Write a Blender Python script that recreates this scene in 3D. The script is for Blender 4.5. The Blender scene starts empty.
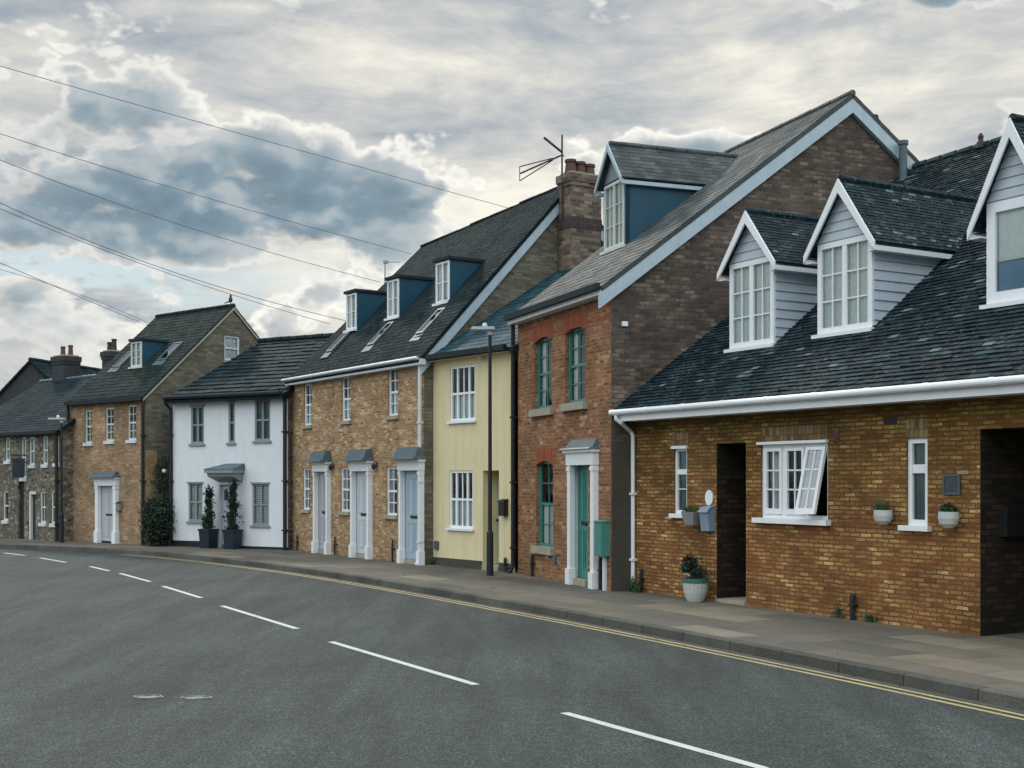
import bpy, math, random
from math import radians as RD
from mathutils import Vector, Matrix
random.seed(7)
FL = 1250.0; HZ = 480.0; EYE = 1.85; KERB = 0.12
scn = bpy.context.scene
col = scn.collection

# ------------------------------------------------------------------ helpers
class MB:
    """collects polygons; build() links them as one mesh object"""
    def __init__(s): s.v = []; s.f = []; s.uv = []; s.rnd = []; s.smooth = []
    def face(s, pts, uv=None, rnd=0.5, smooth=False):
        i = len(s.v); s.v += [tuple(p) for p in pts]
        s.f.append(tuple(range(i, i + len(pts)))); s.uv.append(uv); s.rnd.append(rnd); s.smooth.append(smooth)
    def hexa(s, p, rnd=0.5):      # 8 points: bottom 4 then top 4
        for q in ((0,3,2,1),(4,5,6,7),(0,1,5,4),(1,2,6,5),(2,3,7,6),(3,0,4,7)): s.face([p[k] for k in q], rnd=rnd)
    def box(s, x0, x1, y0, y1, z0, z1, rnd=0.5):
        s.hexa([(x0,y0,z0),(x1,y0,z0),(x1,y1,z0),(x0,y1,z0),(x0,y0,z1),(x1,y0,z1),(x1,y1,z1),(x0,y1,z1)], rnd)
    def prism(s, poly, axis, a0, a1):
        """poly: 2D outline, extruded along axis 'u' (poly=(v,z)) or 'v' (poly=(u,z)) or 'z' (poly=(u,v))"""
        def P(p, a):
            if axis == 'u': return (a, p[0], p[1])
            if axis == 'v': return (p[0], a, p[1])
            return (p[0], p[1], a)
        n = len(poly)
        s.face([P(p, a0) for p in poly]); s.face([P(p, a1) for p in reversed(poly)])
        for i in range(n):
            a, b = poly[i], poly[(i+1) % n]
            s.face([P(a,a0),P(b,a0),P(b,a1),P(a,a1)])
    def tube(s, pts, r, n=8, caps=True):
        pts = [Vector(p) for p in pts]
        rs = r if isinstance(r, (list, tuple)) else [r]*len(pts)
        rings = []; up = None
        for i, p in enumerate(pts):
            d = (pts[min(i+1,len(pts)-1)] - pts[max(i-1,0)]).normalized()
            a = Vector((0,0,1)) if abs(d.z) < .9 else Vector((1,0,0))
            if up is not None: a = up
            e1 = d.cross(a)
            if e1.length < 1e-4: e1 = d.cross(Vector((0,1,0)))
            e1.normalize(); e2 = e1.cross(d).normalized(); up = e2
            rings.append([p + (e1*math.cos(2*math.pi*k/n) + e2*math.sin(2*math.pi*k/n))*rs[i] for k in range(n)])
        for a, b in zip(rings, rings[1:]):
            for k in range(n): s.face([a[k], a[(k+1)%n], b[(k+1)%n], b[k]], smooth=True)
        if caps: s.face(list(reversed(rings[0]))); s.face(rings[-1])
    def lathe(s, c, prof, n=16, sx=1, sy=1, tilt=None):
        rings = []
        for r, z in prof:
            rings.append([Vector((c[0]+sx*r*math.cos(2*math.pi*k/n), c[1]+sy*r*math.sin(2*math.pi*k/n), c[2]+z)) for k in range(n)])
        for a, b in zip(rings, rings[1:]):
            for k in range(n): s.face([a[k], a[(k+1)%n], b[(k+1)%n], b[k]], smooth=True)
        s.face(list(reversed(rings[0]))); s.face(rings[-1])
    def leaves(s, c, rad, n, size, clumps=12, rng=random, core=0.0):
        """leaf-sized faces gathered in clumps through an ellipsoid"""
        cs = []
        for _ in range(clumps):
            while True:
                q = Vector((rng.uniform(-1,1), rng.uniform(-1,1), rng.uniform(-1,1)))
                if q.length < 1: break
            cs.append((Vector((c[0]+q.x*rad[0]*.75, c[1]+q.y*rad[1]*.75, c[2]+q.z*rad[2]*.8)), rng.uniform(.3,.55), rng.uniform(0,1)))
        for _ in range(n):
            cc, cr, tone = rng.choice(cs)
            q = Vector((rng.gauss(0,.5), rng.gauss(0,.5), rng.gauss(0,.5)))
            p = cc + Vector((q.x*rad[0]*cr, q.y*rad[1]*cr, q.z*rad[2]*cr))
            if p.z < 0.01: p.z = .01 + rng.uniform(0,.05)
            a = Vector((rng.gauss(0,1), rng.gauss(0,1), rng.gauss(0,1))).normalized()
            b = a.cross(Vector((rng.gauss(0,1), rng.gauss(0,1), rng.gauss(0,1)))).normalized()
            L = size*rng.uniform(.6,1.4); W = L*.45
            s.face([p-a*L*.5, p+b*W*.5, p+a*L*.5, p-b*W*.5], rnd=min(1,max(0,tone*.6+rng.uniform(0,.4))))
    def build(s, name, mat, parent=None, loc=None, rz=None):
        me = bpy.data.meshes.new(name); me.from_pydata(s.v, [], s.f)
        me.uv_layers.new(name='UVMap'); me.color_attributes.new('rnd', 'FLOAT_COLOR', 'CORNER'); uvl = me.uv_layers['UVMap']; ca = me.color_attributes['rnd']
        for p in me.polygons:
            uv = s.uv[p.index]; n = p.normal; r = s.rnd[p.index]; p.use_smooth = s.smooth[p.index]
            for k, li in enumerate(p.loop_indices):
                co = s.v[me.loops[li].vertex_index]
                if uv: t = uv[k]
                elif abs(n.z) > .8: t = (co[0], co[1])
                elif abs(n.y) >= abs(n.x): t = (co[0], co[2])
                else: t = (co[1]+.11, co[2])
                uvl.data[li].uv = t; ca.data[li].color = (r, r, r, 1)
        o = bpy.data.objects.new(name, me); col.objects.link(o)
        if mat: me.materials.append(mat)
        if parent: o.parent = parent
        if loc is not None: o.location = loc
        if rz is not None: o.rotation_euler = (0,0,rz)
        return o

def tag(o, label=None, cat=None, group=None, kind=None):
    if label: o['label'] = label
    if cat: o['category'] = cat
    if group: o['group'] = group
    if kind: o['kind'] = kind
    return o

class Fac:
    """a frontage on the ground plan: u runs along it (left to right), v goes into the house, z up from the pavement"""
    def __init__(s, L, R):
        s.L = Vector(L); s.R = Vector(R); d = s.R - s.L; s.len = d.length; d.normalize()
        s.ud = d; s.vd = Vector((-d.y, d.x)); s.rz = math.atan2(d.y, d.x)
    def sub(s, u0, u1, v=0): return Fac(s.L + s.ud*u0 + s.vd*v, s.L + s.ud*u1 + s.vd*v)
    def hit(s, x, y, v=None, u=None):
        o = -s.L; r = Vector(((x-512)/FL, 1))
        ou, ov = o.dot(s.ud), o.dot(s.vd); ru, rv = r.dot(s.ud), r.dot(s.vd)
        t = (v-ov)/rv if v is not None else (u-ou)/ru
        return ou+ru*t, ov+rv*t, EYE - (y-HZ)/FL*t
    def U(s, x, v=0): return s.hit(x, 480, v=v)[0]
    def Z(s, x, y, v=0): return s.hit(x, y, v=v)[2]
    def rect(s, x0, x1, yt, yb, v=0):
        xm = (x0+x1)/2
        return (s.U(x0,v), s.U(x1,v), s.Z(xm,yb,v), s.Z(xm,yt,v))
    def roofhit(s, x, y, z0, slope, v0):
        """where the sight line meets the roof plane z = z0 + slope*(v-v0)"""
        a = s.hit(x, y, v=0); b = s.hit(x, y, v=1)
        du, dz = b[0]-a[0], b[2]-a[2]
        v = (a[2] - z0 + slope*v0) / (slope - dz)
        return a[0]+du*v, v, a[2]+dz*v
    def empty(s, name, label, cat, group=None):
        o = bpy.data.objects.new(name, None); col.objects.link(o); o.empty_display_size = .3
        o.location = (s.L.x, s.L.y, KERB); o.rotation_euler = (0,0,s.rz)
        return tag(o, label, cat, group)
    def w(s, u, v, z=0): p = s.L + s.ud*u + s.vd*v; return (p.x, p.y, KERB+z)

def thing(name, label, cat, loc, rz=0, group=None):
    o = bpy.data.objects.new(name, None); col.objects.link(o); o.empty_display_size = .2
    o.location = loc; o.rotation_euler = (0,0,rz); return tag(o, label, cat, group)

# ------------------------------------------------------------------ materials
def newmat(name):
    m = bpy.data.materials.new(name); m.use_nodes = True; nt = m.node_tree; nt.nodes.clear()
    out = nt.nodes.new('ShaderNodeOutputMaterial'); b = nt.nodes.new('ShaderNodeBsdfPrincipled')
    nt.links.new(b.outputs[0], out.inputs[0]); return m, nt, b, out
def N(nt, t, **kw):
    n = nt.nodes.new('ShaderNode'+t)
    for k, v in kw.items():
        if k.startswith('_'): setattr(n, k[1:], v)
        else: n.inputs[k.replace('__',' ')].default_value = v
    return n
def ramp(nt, stops, src=None, interp='LINEAR'):
    r = nt.nodes.new('ShaderNodeValToRGB'); r.color_ramp.interpolation = interp
    e = r.color_ramp.elements
    while len(e) > 1: e.remove(e[0])
    e[0].position = stops[0][0]; e[0].color = tuple(stops[0][1])+(1,)
    for p, c in stops[1:]:
        q = e.new(p); q.color = tuple(c)+(1,)
    if src: nt.links.new(src, r.inputs[0])
    return r
def g(v): return (v,v,v)
def mixc(nt, fac, a, b, blend='MIX'):
    m = nt.nodes.new('ShaderNodeMix'); m.data_type = 'RGBA'; m.blend_type = blend
    for sock, val in ((m.inputs[0], fac), (m.inputs[6], a), (m.inputs[7], b)):
        if hasattr(val, 'is_linked'): nt.links.new(val, sock)
        elif isinstance(val, (int, float)): sock.default_value = val
        else: sock.default_value = tuple(val)+(1,) if len(val) == 3 else val
    return m.outputs[2]
def math_(nt, op, a, b=None, c=None, clamp=False):
    m = nt.nodes.new('ShaderNodeMath'); m.operation = op; m.use_clamp = clamp
    for i, v in enumerate((a, b, c)):
        if v is None: continue
        if hasattr(v, 'is_linked'): nt.links.new(v, m.inputs[i])
        else: m.inputs[i].default_value = v
    return m.outputs[0]
def noise(nt, vec, scale, detail=4, rough=.55, dist=0):
    n = nt.nodes.new('ShaderNodeTexNoise'); n.inputs['Scale'].default_value = scale
    n.inputs['Detail'].default_value = detail; n.inputs['Roughness'].default_value = rough; n.inputs['Distortion'].default_value = dist
    if vec is not None: nt.links.new(vec, n.inputs['Vector'])
    return n.outputs['Fac']
def bump(nt, h, b, strength=.5, dist=.01):
    n = nt.nodes.new('ShaderNodeBump'); n.inputs['Strength'].default_value = strength; n.inputs['Distance'].default_value = dist
    nt.links.new(h, n.inputs['Height']); nt.links.new(n.outputs[0], b.inputs['Normal']); return n

def brick(name, stops, mortar, bw=.225, rh=.075, ms=.007, tint=None, stain=.35, upper=None, soot=None, offset=.5, patch=None):
    m, nt, b, out = newmat(name)
    uv = nt.nodes.new('ShaderNodeUVMap'); uv.uv_map = 'UVMap'
    wob = nt.nodes.new('ShaderNodeTexNoise'); wob.inputs['Scale'].default_value = 7; wob.inputs['Detail'].default_value = 4; nt.links.new(uv.outputs[0], wob.inputs['Vector'])
    wsc = nt.nodes.new('ShaderNodeVectorMath'); wsc.operation = 'MULTIPLY_ADD'
    nt.links.new(wob.outputs['Color'], wsc.inputs[0]); wsc.inputs[1].default_value = (.05,.028,0); nt.links.new(uv.outputs[0], wsc.inputs[2])
    t = nt.nodes.new('ShaderNodeTexBrick'); nt.links.new(wsc.outputs[0], t.inputs['Vector'])
    t.offset = offset
    t.inputs['Color1'].default_value = (0,0,0,1); t.inputs['Color2'].default_value = (1,1,1,1); t.inputs['Mortar'].default_value = (.5,.5,.5,1)
    t.inputs['Scale'].default_value = 1; t.inputs['Mortar Size'].default_value = ms; t.inputs['Mortar Smooth'].default_value = .25
    t.inputs['Bias'].default_value = 0; t.inputs['Brick Width'].default_value = bw; t.inputs['Row Height'].default_value = rh
    sep = nt.nodes.new('ShaderNodeSeparateColor'); nt.links.new(t.outputs['Color'], sep.inputs[0])
    nmid = noise(nt, uv.outputs[0], 14, 5, .75)
    r = ramp(nt, stops, math_(nt,'ADD',math_(nt,'MULTIPLY',sep.outputs[0],.78),math_(nt,'MULTIPLY',math_(nt,'SUBTRACT',math_(nt,'MULTIPLY',nmid,2.0),  .5,clamp=True),.22)))
    nz = noise(nt, uv.outputs[0], 45, 5, .7)
    nb = noise(nt, uv.outputs[0], .9, 6, .65)
    c = mixc(nt, t.outputs['Fac'], r.outputs[0], mortar)
    if patch:   # stretches where dirt, old pointing and worn faces hide the joints
        mpp = nt.nodes.new('ShaderNodeMapping'); mpp.inputs['Scale'].default_value = (1,2.2,1); nt.links.new(uv.outputs[0], mpp.inputs[0])
        pf = ramp(nt, [(.45,g(0)),(.58,g(patch[1]))], noise(nt, mpp.outputs[0], 2.6, 7, .72)).outputs[0]
        c = mixc(nt, pf, c, patch[0])
    c = mixc(nt, .7, c, ramp(nt, [(.25,g(.35)),(.72,g(1.5))], nz).outputs[0], 'MULTIPLY')
    c = mixc(nt, 1, c, ramp(nt, [(.3,g(1-stain)),(.65,g(1.1))], nb).outputs[0], 'MULTIPLY')
    if upper:   # (tint colour, z from, z to): weathering high on the wall, with eave shade put into the tint
        sx = nt.nodes.new('ShaderNodeSeparateXYZ'); nt.links.new(uv.outputs[0], sx.inputs[0])
        mr = nt.nodes.new('ShaderNodeMapRange'); mr.inputs[1].default_value = upper[1]; mr.inputs[2].default_value = upper[2]
        n2 = noise(nt, uv.outputs[0], 1.3, 4, .6)
        nt.links.new(math_(nt, 'ADD', sx.outputs[1], math_(nt, 'MULTIPLY', math_(nt,'SUBTRACT',n2,.5), 1.8)), mr.inputs[0])
        c = mixc(nt, mr.outputs[0], c, mixc(nt, 1, c, upper[0], 'MULTIPLY'))
    nt.links.new(c, b.inputs['Base Color']); b.inputs['Roughness'].default_value = .9; b.inputs['Specular IOR Level'].default_value = .25
    h = math_(nt, 'SUBTRACT', math_(nt, 'MULTIPLY', nz, .35), t.outputs['Fac'])
    h = math_(nt, 'ADD', h, math_(nt, 'MULTIPLY', sep.outputs[0], .25))
    bump(nt, h, b, 1.0, .012)
    return m

def plain(name, c, rough=.5, var=.12, scale=6, bmp=.0, metal=0, streak=0, coat=0):
    m, nt, b, out = newmat(name)
    tc = nt.nodes.new('ShaderNodeTexCoord')
    n = noise(nt, tc.outputs['Object'], scale, 5, .65)
    cc = mixc(nt, 1, tuple(c), ramp(nt, [(.3,g(1-var)),(.7,g(1+var*.6))], n).outputs[0], 'MULTIPLY')
    if streak:
        mp = nt.nodes.new('ShaderNodeMapping'); mp.inputs['Scale'].default_value = (7,7,.5); nt.links.new(tc.outputs['Object'], mp.inputs[0])
        n3 = noise(nt, mp.outputs[0], 1, 5, .7)
        cc = mixc(nt, 1, cc, ramp(nt, [(.45,g(1)),(.75,g(1-streak))], n3).outputs[0], 'MULTIPLY')
    nt.links.new(cc, b.inputs['Base Color']); b.inputs['Roughness'].default_value = rough; b.inputs['Metallic'].default_value = metal
    if coat: b.inputs['Coat Weight'].default_value = coat
    if bmp: bump(nt, noise(nt, tc.outputs['Object'], 60, 4, .6), b, bmp, .004)
    return m

def tilemat(name, stops, rough=.55, lichen=.0, lcol=(.35,.36,.33), moss=0, spec=.5):
    m, nt, b, out = newmat(name)
    at = nt.nodes.new('ShaderNodeAttribute'); at.attribute_name = 'rnd'
    tc = nt.nodes.new('ShaderNodeTexCoord')
    r = ramp(nt, stops, at.outputs['Fac'])
    nb = noise(nt, tc.outputs['Object'], 1.1, 6, .7)
    c = mixc(nt, 1, r.outputs[0], ramp(nt, [(.3,g(.6)),(.7,g(1.35))], nb).outputs[0], 'MULTIPLY')
    n2 = noise(nt, tc.outputs['Object'], 16, 4, .75)
    n4 = noise(nt, tc.outputs['Object'], 2.3, 3, .6)
    if lichen:
        f = ramp(nt, [(.62-.1*lichen,g(0)),(.72,g(1))], math_(nt,'ADD',math_(nt,'MULTIPLY',n2,.75),math_(nt,'MULTIPLY',n4,.25)))
        c = mixc(nt, math_(nt,'MULTIPLY',f.outputs[0],min(1,lichen)), c, lcol)
    if moss:
        f = ramp(nt, [(.52,g(0)),(.7,g(1))], nb)
        c = mixc(nt, math_(nt,'MULTIPLY',f.outputs[0],moss), c, (.04,.05,.02))
    nt.links.new(c, b.inputs['Base Color'])
    rr = ramp(nt, [(.3,g(rough-.15)),(.7,g(rough+.2))], n2); nt.links.new(rr.outputs[0], b.inputs['Roughness'])
    b.inputs['Specular IOR Level'].default_value = spec
    bump(nt, noise(nt, tc.outputs['Object'], 50, 4, .7), b, .4, .004)
    return m

def rubble(name):
    m, nt, b, out = newmat(name)
    uv = nt.nodes.new('ShaderNodeUVMap'); uv.uv_map = 'UVMap'
    mp = nt.nodes.new('ShaderNodeMapping'); mp.inputs['Scale'].default_value = (7.5,12,1); nt.links.new(uv.outputs[0], mp.inputs[0])
    v = nt.nodes.new('ShaderNodeTexVoronoi'); v.inputs['Scale'].default_value = 1; nt.links.new(mp.outputs[0], v.inputs['Vector'])
    e = nt.nodes.new('ShaderNodeTexVoronoi'); e.feature = 'DISTANCE_TO_EDGE'; e.inputs['Scale'].default_value = 1; nt.links.new(mp.outputs[0], e.inputs['Vector'])
    sc = nt.nodes.new('ShaderNodeSeparateColor'); nt.links.new(v.outputs['Color'], sc.inputs[0])
    r = ramp(nt, [(0,(.04,.036,.026)),(.3,(.18,.15,.10)),(.6,(.09,.085,.068)),(1,(.36,.33,.25))], sc.outputs[0])
    f = ramp(nt, [(.03,g(0)),(.09,g(1))], e.outputs['Distance'])
    c = mixc(nt, f.outputs[0], (.20,.18,.14), r.outputs[0])
    c = mixc(nt, 1, c, ramp(nt,[(.3,g(.6)),(.7,g(1.2))], noise(nt, uv.outputs[0], 1.2, 5, .6)).outputs[0], 'MULTIPLY')
    nt.links.new(c, b.inputs['Base Color']); b.inputs['Roughness'].default_value = .95
    bump(nt, f.outputs[0], b, .8, .02)
    return m

def glassmat(name, refl=.45, tint=(.75,.85,.85)):
    m, nt, b, out = newmat(name); nt.nodes.remove(b)
    tr = nt.nodes.new('ShaderNodeBsdfTransparent'); tr.inputs[0].default_value = tuple(tint)+(1,)
    gl = nt.nodes.new('ShaderNodeBsdfGlossy'); gl.inputs['Roughness'].default_value = .03; gl.inputs[0].default_value = (.9,.95,.97,1)
    lw = nt.nodes.new('ShaderNodeLayerWeight'); lw.inputs[0].default_value = refl
    tc = nt.nodes.new('ShaderNodeTexCoord')
    bp = nt.nodes.new('ShaderNodeBump'); bp.inputs['Strength'].default_value = .08; bp.inputs['Distance'].default_value = .02
    nt.links.new(noise(nt, tc.outputs['Object'], 3, 2, .5), bp.inputs['Height']); nt.links.new(bp.outputs[0], gl.inputs['Normal'])
    mx = nt.nodes.new('ShaderNodeMixShader'); nt.links.new(lw.outputs['Fresnel'], mx.inputs[0])
    nt.links.new(tr.outputs[0], mx.inputs[1]); nt.links.new(gl.outputs[0], mx.inputs[2]); nt.links.new(mx.outputs[0], out.inputs[0])
    return m

def leafmat(name, a, b_, c_):
    m, nt, b, out = newmat(name)
    at = nt.nodes.new('ShaderNodeAttribute'); at.attribute_name = 'rnd'
    r = ramp(nt, [(0,a),(.5,b_),(1,c_)], at.outputs['Fac'])
    nt.links.new(r.outputs[0], b.inputs['Base Color']); b.inputs['Roughness'].default_value = .6
    return m

M = {}
M['brick_bung'] = brick('brick_multi', [(0,(.035,.018,.012)),(.06,(.10,.045,.022)),(.14,(.22,.095,.034)),(.32,(.38,.19,.063)),(.50,(.50,.28,.10)),(.66,(.34,.155,.052)),(.82,(.56,.34,.13)),(.95,(.80,.60,.32)),(1,(.20,.10,.05))],
                        (.16,.088,.038), bw=.195, rh=.0585, ms=.010, upper=((.56,.66,.46),1.3,2.7), stain=.5, patch=((.22,.092,.034),.9))
M['brick_ter'] = brick('brick_buff_mix', [(0,(.09,.045,.03)),(.18,(.25,.13,.07)),(.36,(.50,.31,.15)),(.52,(.33,.165,.085)),(.72,(.58,.40,.22)),(.88,(.70,.54,.36)),(1,(.20,.13,.09))],
                        (.48,.37,.25), ms=.010, bw=.16, rh=.06, stain=.4, patch=((.34,.20,.10),.6))
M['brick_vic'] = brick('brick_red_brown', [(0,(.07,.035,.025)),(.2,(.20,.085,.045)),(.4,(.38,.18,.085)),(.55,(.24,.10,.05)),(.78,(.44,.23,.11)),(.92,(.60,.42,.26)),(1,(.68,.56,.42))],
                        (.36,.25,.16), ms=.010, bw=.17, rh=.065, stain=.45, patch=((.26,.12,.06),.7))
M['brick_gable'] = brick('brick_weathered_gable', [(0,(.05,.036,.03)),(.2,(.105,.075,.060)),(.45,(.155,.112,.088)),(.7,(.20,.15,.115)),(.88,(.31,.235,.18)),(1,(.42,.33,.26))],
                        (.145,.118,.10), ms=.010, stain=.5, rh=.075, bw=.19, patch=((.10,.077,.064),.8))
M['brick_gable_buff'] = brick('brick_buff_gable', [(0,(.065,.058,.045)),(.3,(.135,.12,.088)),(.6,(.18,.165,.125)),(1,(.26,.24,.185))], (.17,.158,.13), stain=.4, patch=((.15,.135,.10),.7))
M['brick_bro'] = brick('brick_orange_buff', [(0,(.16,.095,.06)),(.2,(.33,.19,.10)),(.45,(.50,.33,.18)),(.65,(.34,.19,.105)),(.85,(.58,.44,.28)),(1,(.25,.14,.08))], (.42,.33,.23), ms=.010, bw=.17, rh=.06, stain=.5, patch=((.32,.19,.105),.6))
M['brick_chim'] = brick('brick_chimney', [(0,(.06,.045,.04)),(.4,(.14,.10,.08)),(.7,(.22,.165,.125)),(1,(.33,.26,.19))], (.20,.165,.13), stain=.4, rh=.085)
M['brick_soldier'] = brick('brick_soldier_course', [(0,(.10,.06,.03)),(.5,(.20,.13,.065)),(1,(.30,.21,.11))], (.12,.09,.055), bw=.075, rh=.5, ms=.006, offset=0)
M['brick_arch'] = brick('brick_rubbed_red', [(0,(.24,.065,.034)),(1,(.36,.11,.055))], (.30,.11,.06), bw=.07, rh=.5, ms=.004, offset=0, stain=.25)
M['brick_red'] = brick('brick_red_band', [(0,(.26,.07,.035)),(1,(.38,.11,.05))], (.22,.12,.07), stain=.2)
M['brick_dark'] = brick('brick_dark_band', [(0,(.04,.03,.035)),(1,(.08,.055,.05))], (.13,.10,.08), bw=.08, rh=.3, offset=0)
M['rubble'] = rubble('rubble_stone')
M['white_render'] = plain('white_render', (.68,.70,.73), .85, .06, 2.5, .15, streak=.05)
M['yellow_render'] = plain('yellow_render', (.70,.60,.365), .85, .07, 2.0, .15, streak=.14)
M['white'] = plain('white_paint', (.78,.80,.82), .35, .05, 8)
M['white_old'] = plain('weathered_white_paint', (.62,.66,.70), .45, .12, 5, streak=.15)
M['barge'] = plain('bluish_white_board', (.40,.49,.545), .5, .10, 4, streak=.12)
M['cream'] = plain('cream_frame', (.58,.60,.56), .5, .08, 8)
M['greyframe'] = plain('sage_grey_frame', (.22,.26,.27), .5, .08, 8)
M['teal'] = plain('teal_gloss_paint', (.045,.21,.175), .35, .12, 6)
M['teal_pale'] = plain('teal_cabinet_paint', (.06,.22,.19), .5, .12, 6)
M['black'] = plain('black_iron', (.008,.009,.011), .65, .2, 9)
M['fascia_dark'] = plain('dark_fascia', (.008,.016,.020), .85, .2, 6)
M['lead'] = plain('lead_sheet', (.075,.11,.13), .5, .25, 5, .1)
M['cheek'] = plain('shade_blue_cheek', (.000,.052,.092), .55, .15, 3)  # lead cheeks, with the blue of their shade put into the base colour
M['clap'] = plain('pale_clapboard', (.46,.52,.57), .6, .08, 5)
M['stone'] = plain('stone_sill', (.34,.31,.24), .85, .25, 8, .3)
M['darkroom'] = plain('dark_interior', (.025,.028,.03), .9, .1, 3)
M['olive'] = plain('dark_brown_render', (.060,.054,.042), .9, .2, 3, .2)
M['terracotta'] = plain('terracotta_pot', (.095,.048,.038), .8, .25, 9)
M['pot_dark'] = plain('sooty_pot', (.045,.03,.028), .8, .3, 9)
M['soot'] = plain('sooty_stack', (.035,.035,.04), .9, .3, 5, .3)
M['sky_reflection'] = plain('blue_sky_reflection', (.13,.30,.46), .7, .2, 3)  # sky reflection painted as a blue board behind the pane
M['frosted'] = plain('frosted_film', (.10,.19,.19), .6, .1, 5)
M['curtain'] = plain('net_curtain', (.80,.84,.83), .9, .1, 12)
M['blind'] = plain('warm_blind', (.45,.42,.36), .9, .1, 12)
M['door_grey'] = plain('pale_grey_door', (.45,.47,.48), .45, .06, 6)
M['door_lilac'] = plain('lilac_grey_door', (.38,.39,.44), .45, .06, 6)
M['door_pale'] = plain('ice_blue_door', (.50,.55,.60), .45, .06, 6)
M['door_blue'] = plain('light_blue_door', (.34,.43,.50), .45, .06, 6)
M['door_sage'] = plain('sage_door', (.33,.38,.28), .45, .06, 6)
M['navy'] = plain('navy_planter', (.005,.016,.032), .5, .15, 6)
M['planter'] = plain('pale_grey_planter', (.48,.50,.47), .8, .15, 20, .3)
M['planter_dk'] = plain('grey_planter', (.20,.21,.20), .8, .15, 20, .3)
M['soil'] = plain('soil', (.03,.022,.015), 1, .3, 30)
M['mailbox'] = plain('blue_grey_mailbox', (.22,.29,.36), .4, .1, 6)
M['steel'] = plain('weathered_steel', (.32,.33,.34), .45, .2, 9, metal=.7)
M['aerial'] = plain('aerial_metal', (.05,.03,.035), .5, .2, 9, metal=.3)
M['lumin'] = plain('lamp_head_grey', (.42,.45,.47), .45, .1, 9)
M['slateplate'] = plain('slate_plate', (.04,.055,.065), .5, .3, 14, .2)
M['bird'] = plain('bird_plumage', (.03,.032,.036), .8, .3, 20)
M['glass'] = glassmat('window_glass', .36, (.93,.98,.97))
M['glass_sky'] = glassmat('bright_window_glass', .85)
M['wire'] = plain('cable_sheath', (.12,.13,.14), .7, .1, 3)
M['tile_bung'] = tilemat('tiles_charcoal', [(0,(.002,.009,.014)),(.55,(.0045,.019,.027)),(.80,(.009,.030,.038)),(.95,(.030,.056,.062)),(1,(.12,.15,.15))], .62, lichen=.85, lcol=(.17,.22,.21), spec=.25)
M['tile_ter'] = tilemat('slates_terrace', [(0,(.005,.014,.018)),(.6,(.010,.022,.027)),(1,(.022,.035,.037))], .85, lichen=.2, lcol=(.06,.08,.06), moss=.3, spec=.10)
M['tile_yel'] = tilemat('slates_yellow_house', [(0,(.006,.032,.046)),(.6,(.014,.048,.064)),(1,(.032,.070,.085))], .7, lichen=.2, lcol=(.08,.12,.12), spec=.2)
M['tile_vic'] = tilemat('slates_grey', [(0,(.045,.055,.058)),(.6,(.070,.083,.084)),(1,(.11,.12,.115))], .7, lichen=.3, lcol=(.15,.15,.13), spec=.25)
M['tile_whi'] = tilemat('interlocking_tiles', [(0,(.006,.017,.022)),(1,(.018,.034,.040))], .8, lichen=.2, lcol=(.07,.10,.10), spec=.15)
M['tile_bro'] = tilemat('mossy_slates', [(0,(.009,.017,.018)),(1,(.024,.034,.033))], .85, lichen=.2, lcol=(.07,.08,.06), moss=.5, spec=.12)
M['tile_far'] = tilemat('dark_slates', [(0,(.005,.014,.020)),(1,(.014,.030,.037))], .85, lichen=.2, lcol=(.045,.07,.07), moss=.3, spec=.12)
M['leaf'] = leafmat('leaf_green', (.012,.030,.010), (.03,.062,.02), (.06,.11,.035))
M['leaf_dark'] = leafmat('leaf_dark_green', (.004,.013,.008), (.009,.026,.013), (.022,.050,.020))
M['leaf_weed'] = leafmat('leaf_weed', (.012,.045,.018), (.025,.08,.03), (.05,.12,.05))

# ------------------------------------------------------------------ building pieces
def wall(mb, mapf, a0, a1, b0, top, opens, depth=.12, breaks=()):
    """front face with rectangular openings and their reveals; top = height or function of a"""
    T = top if callable(top) else (lambda a: top)
    xs = sorted({a0, a1, *[o[0] for o in opens], *[o[1] for o in opens], *breaks}); xs = [x for x in xs if a0 <= x <= a1]
    for xa, xb in zip(xs, xs[1:]):
        xm = (xa+xb)/2; cut = sorted([(o[2],o[3]) for o in opens if o[0] < xm < o[1]]); z = b0
        for c0, c1 in cut:
            if c0 > z+1e-4: mb.face([mapf(xa,z,0),mapf(xb,z,0),mapf(xb,c0,0),mapf(xa,c0,0)])
            z = c1
        mb.face([mapf(xa,z,0),mapf(xb,z,0),mapf(xb,T(xb),0),mapf(xa,T(xa),0)])
    for o in opens:
        x0,x1,z0,z1 = o[:4]; d = o[4] if len(o) > 4 else depth
        mb.face([mapf(x0,z0,0),mapf(x0,z1,0),mapf(x0,z1,d),mapf(x0,z0,d)])
        mb.face([mapf(x1,z0,0),mapf(x1,z0,d),mapf(x1,z1,d),mapf(x1,z1,0)])
        mb.face([mapf(x0,z1,0),mapf(x1,z1,0),mapf(x1,z1,d),mapf(x0,z1,d)])
        mb.face([mapf(x0,z0,0),mapf(x0,z0,d),mapf(x1,z0,d),mapf(x1,z0,0)])
FRONT = lambda a, b, d: (a, d, b)
def SIDE(u, sgn=-1): return lambda a, b, d: (u+sgn*d, a, b)

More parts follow.
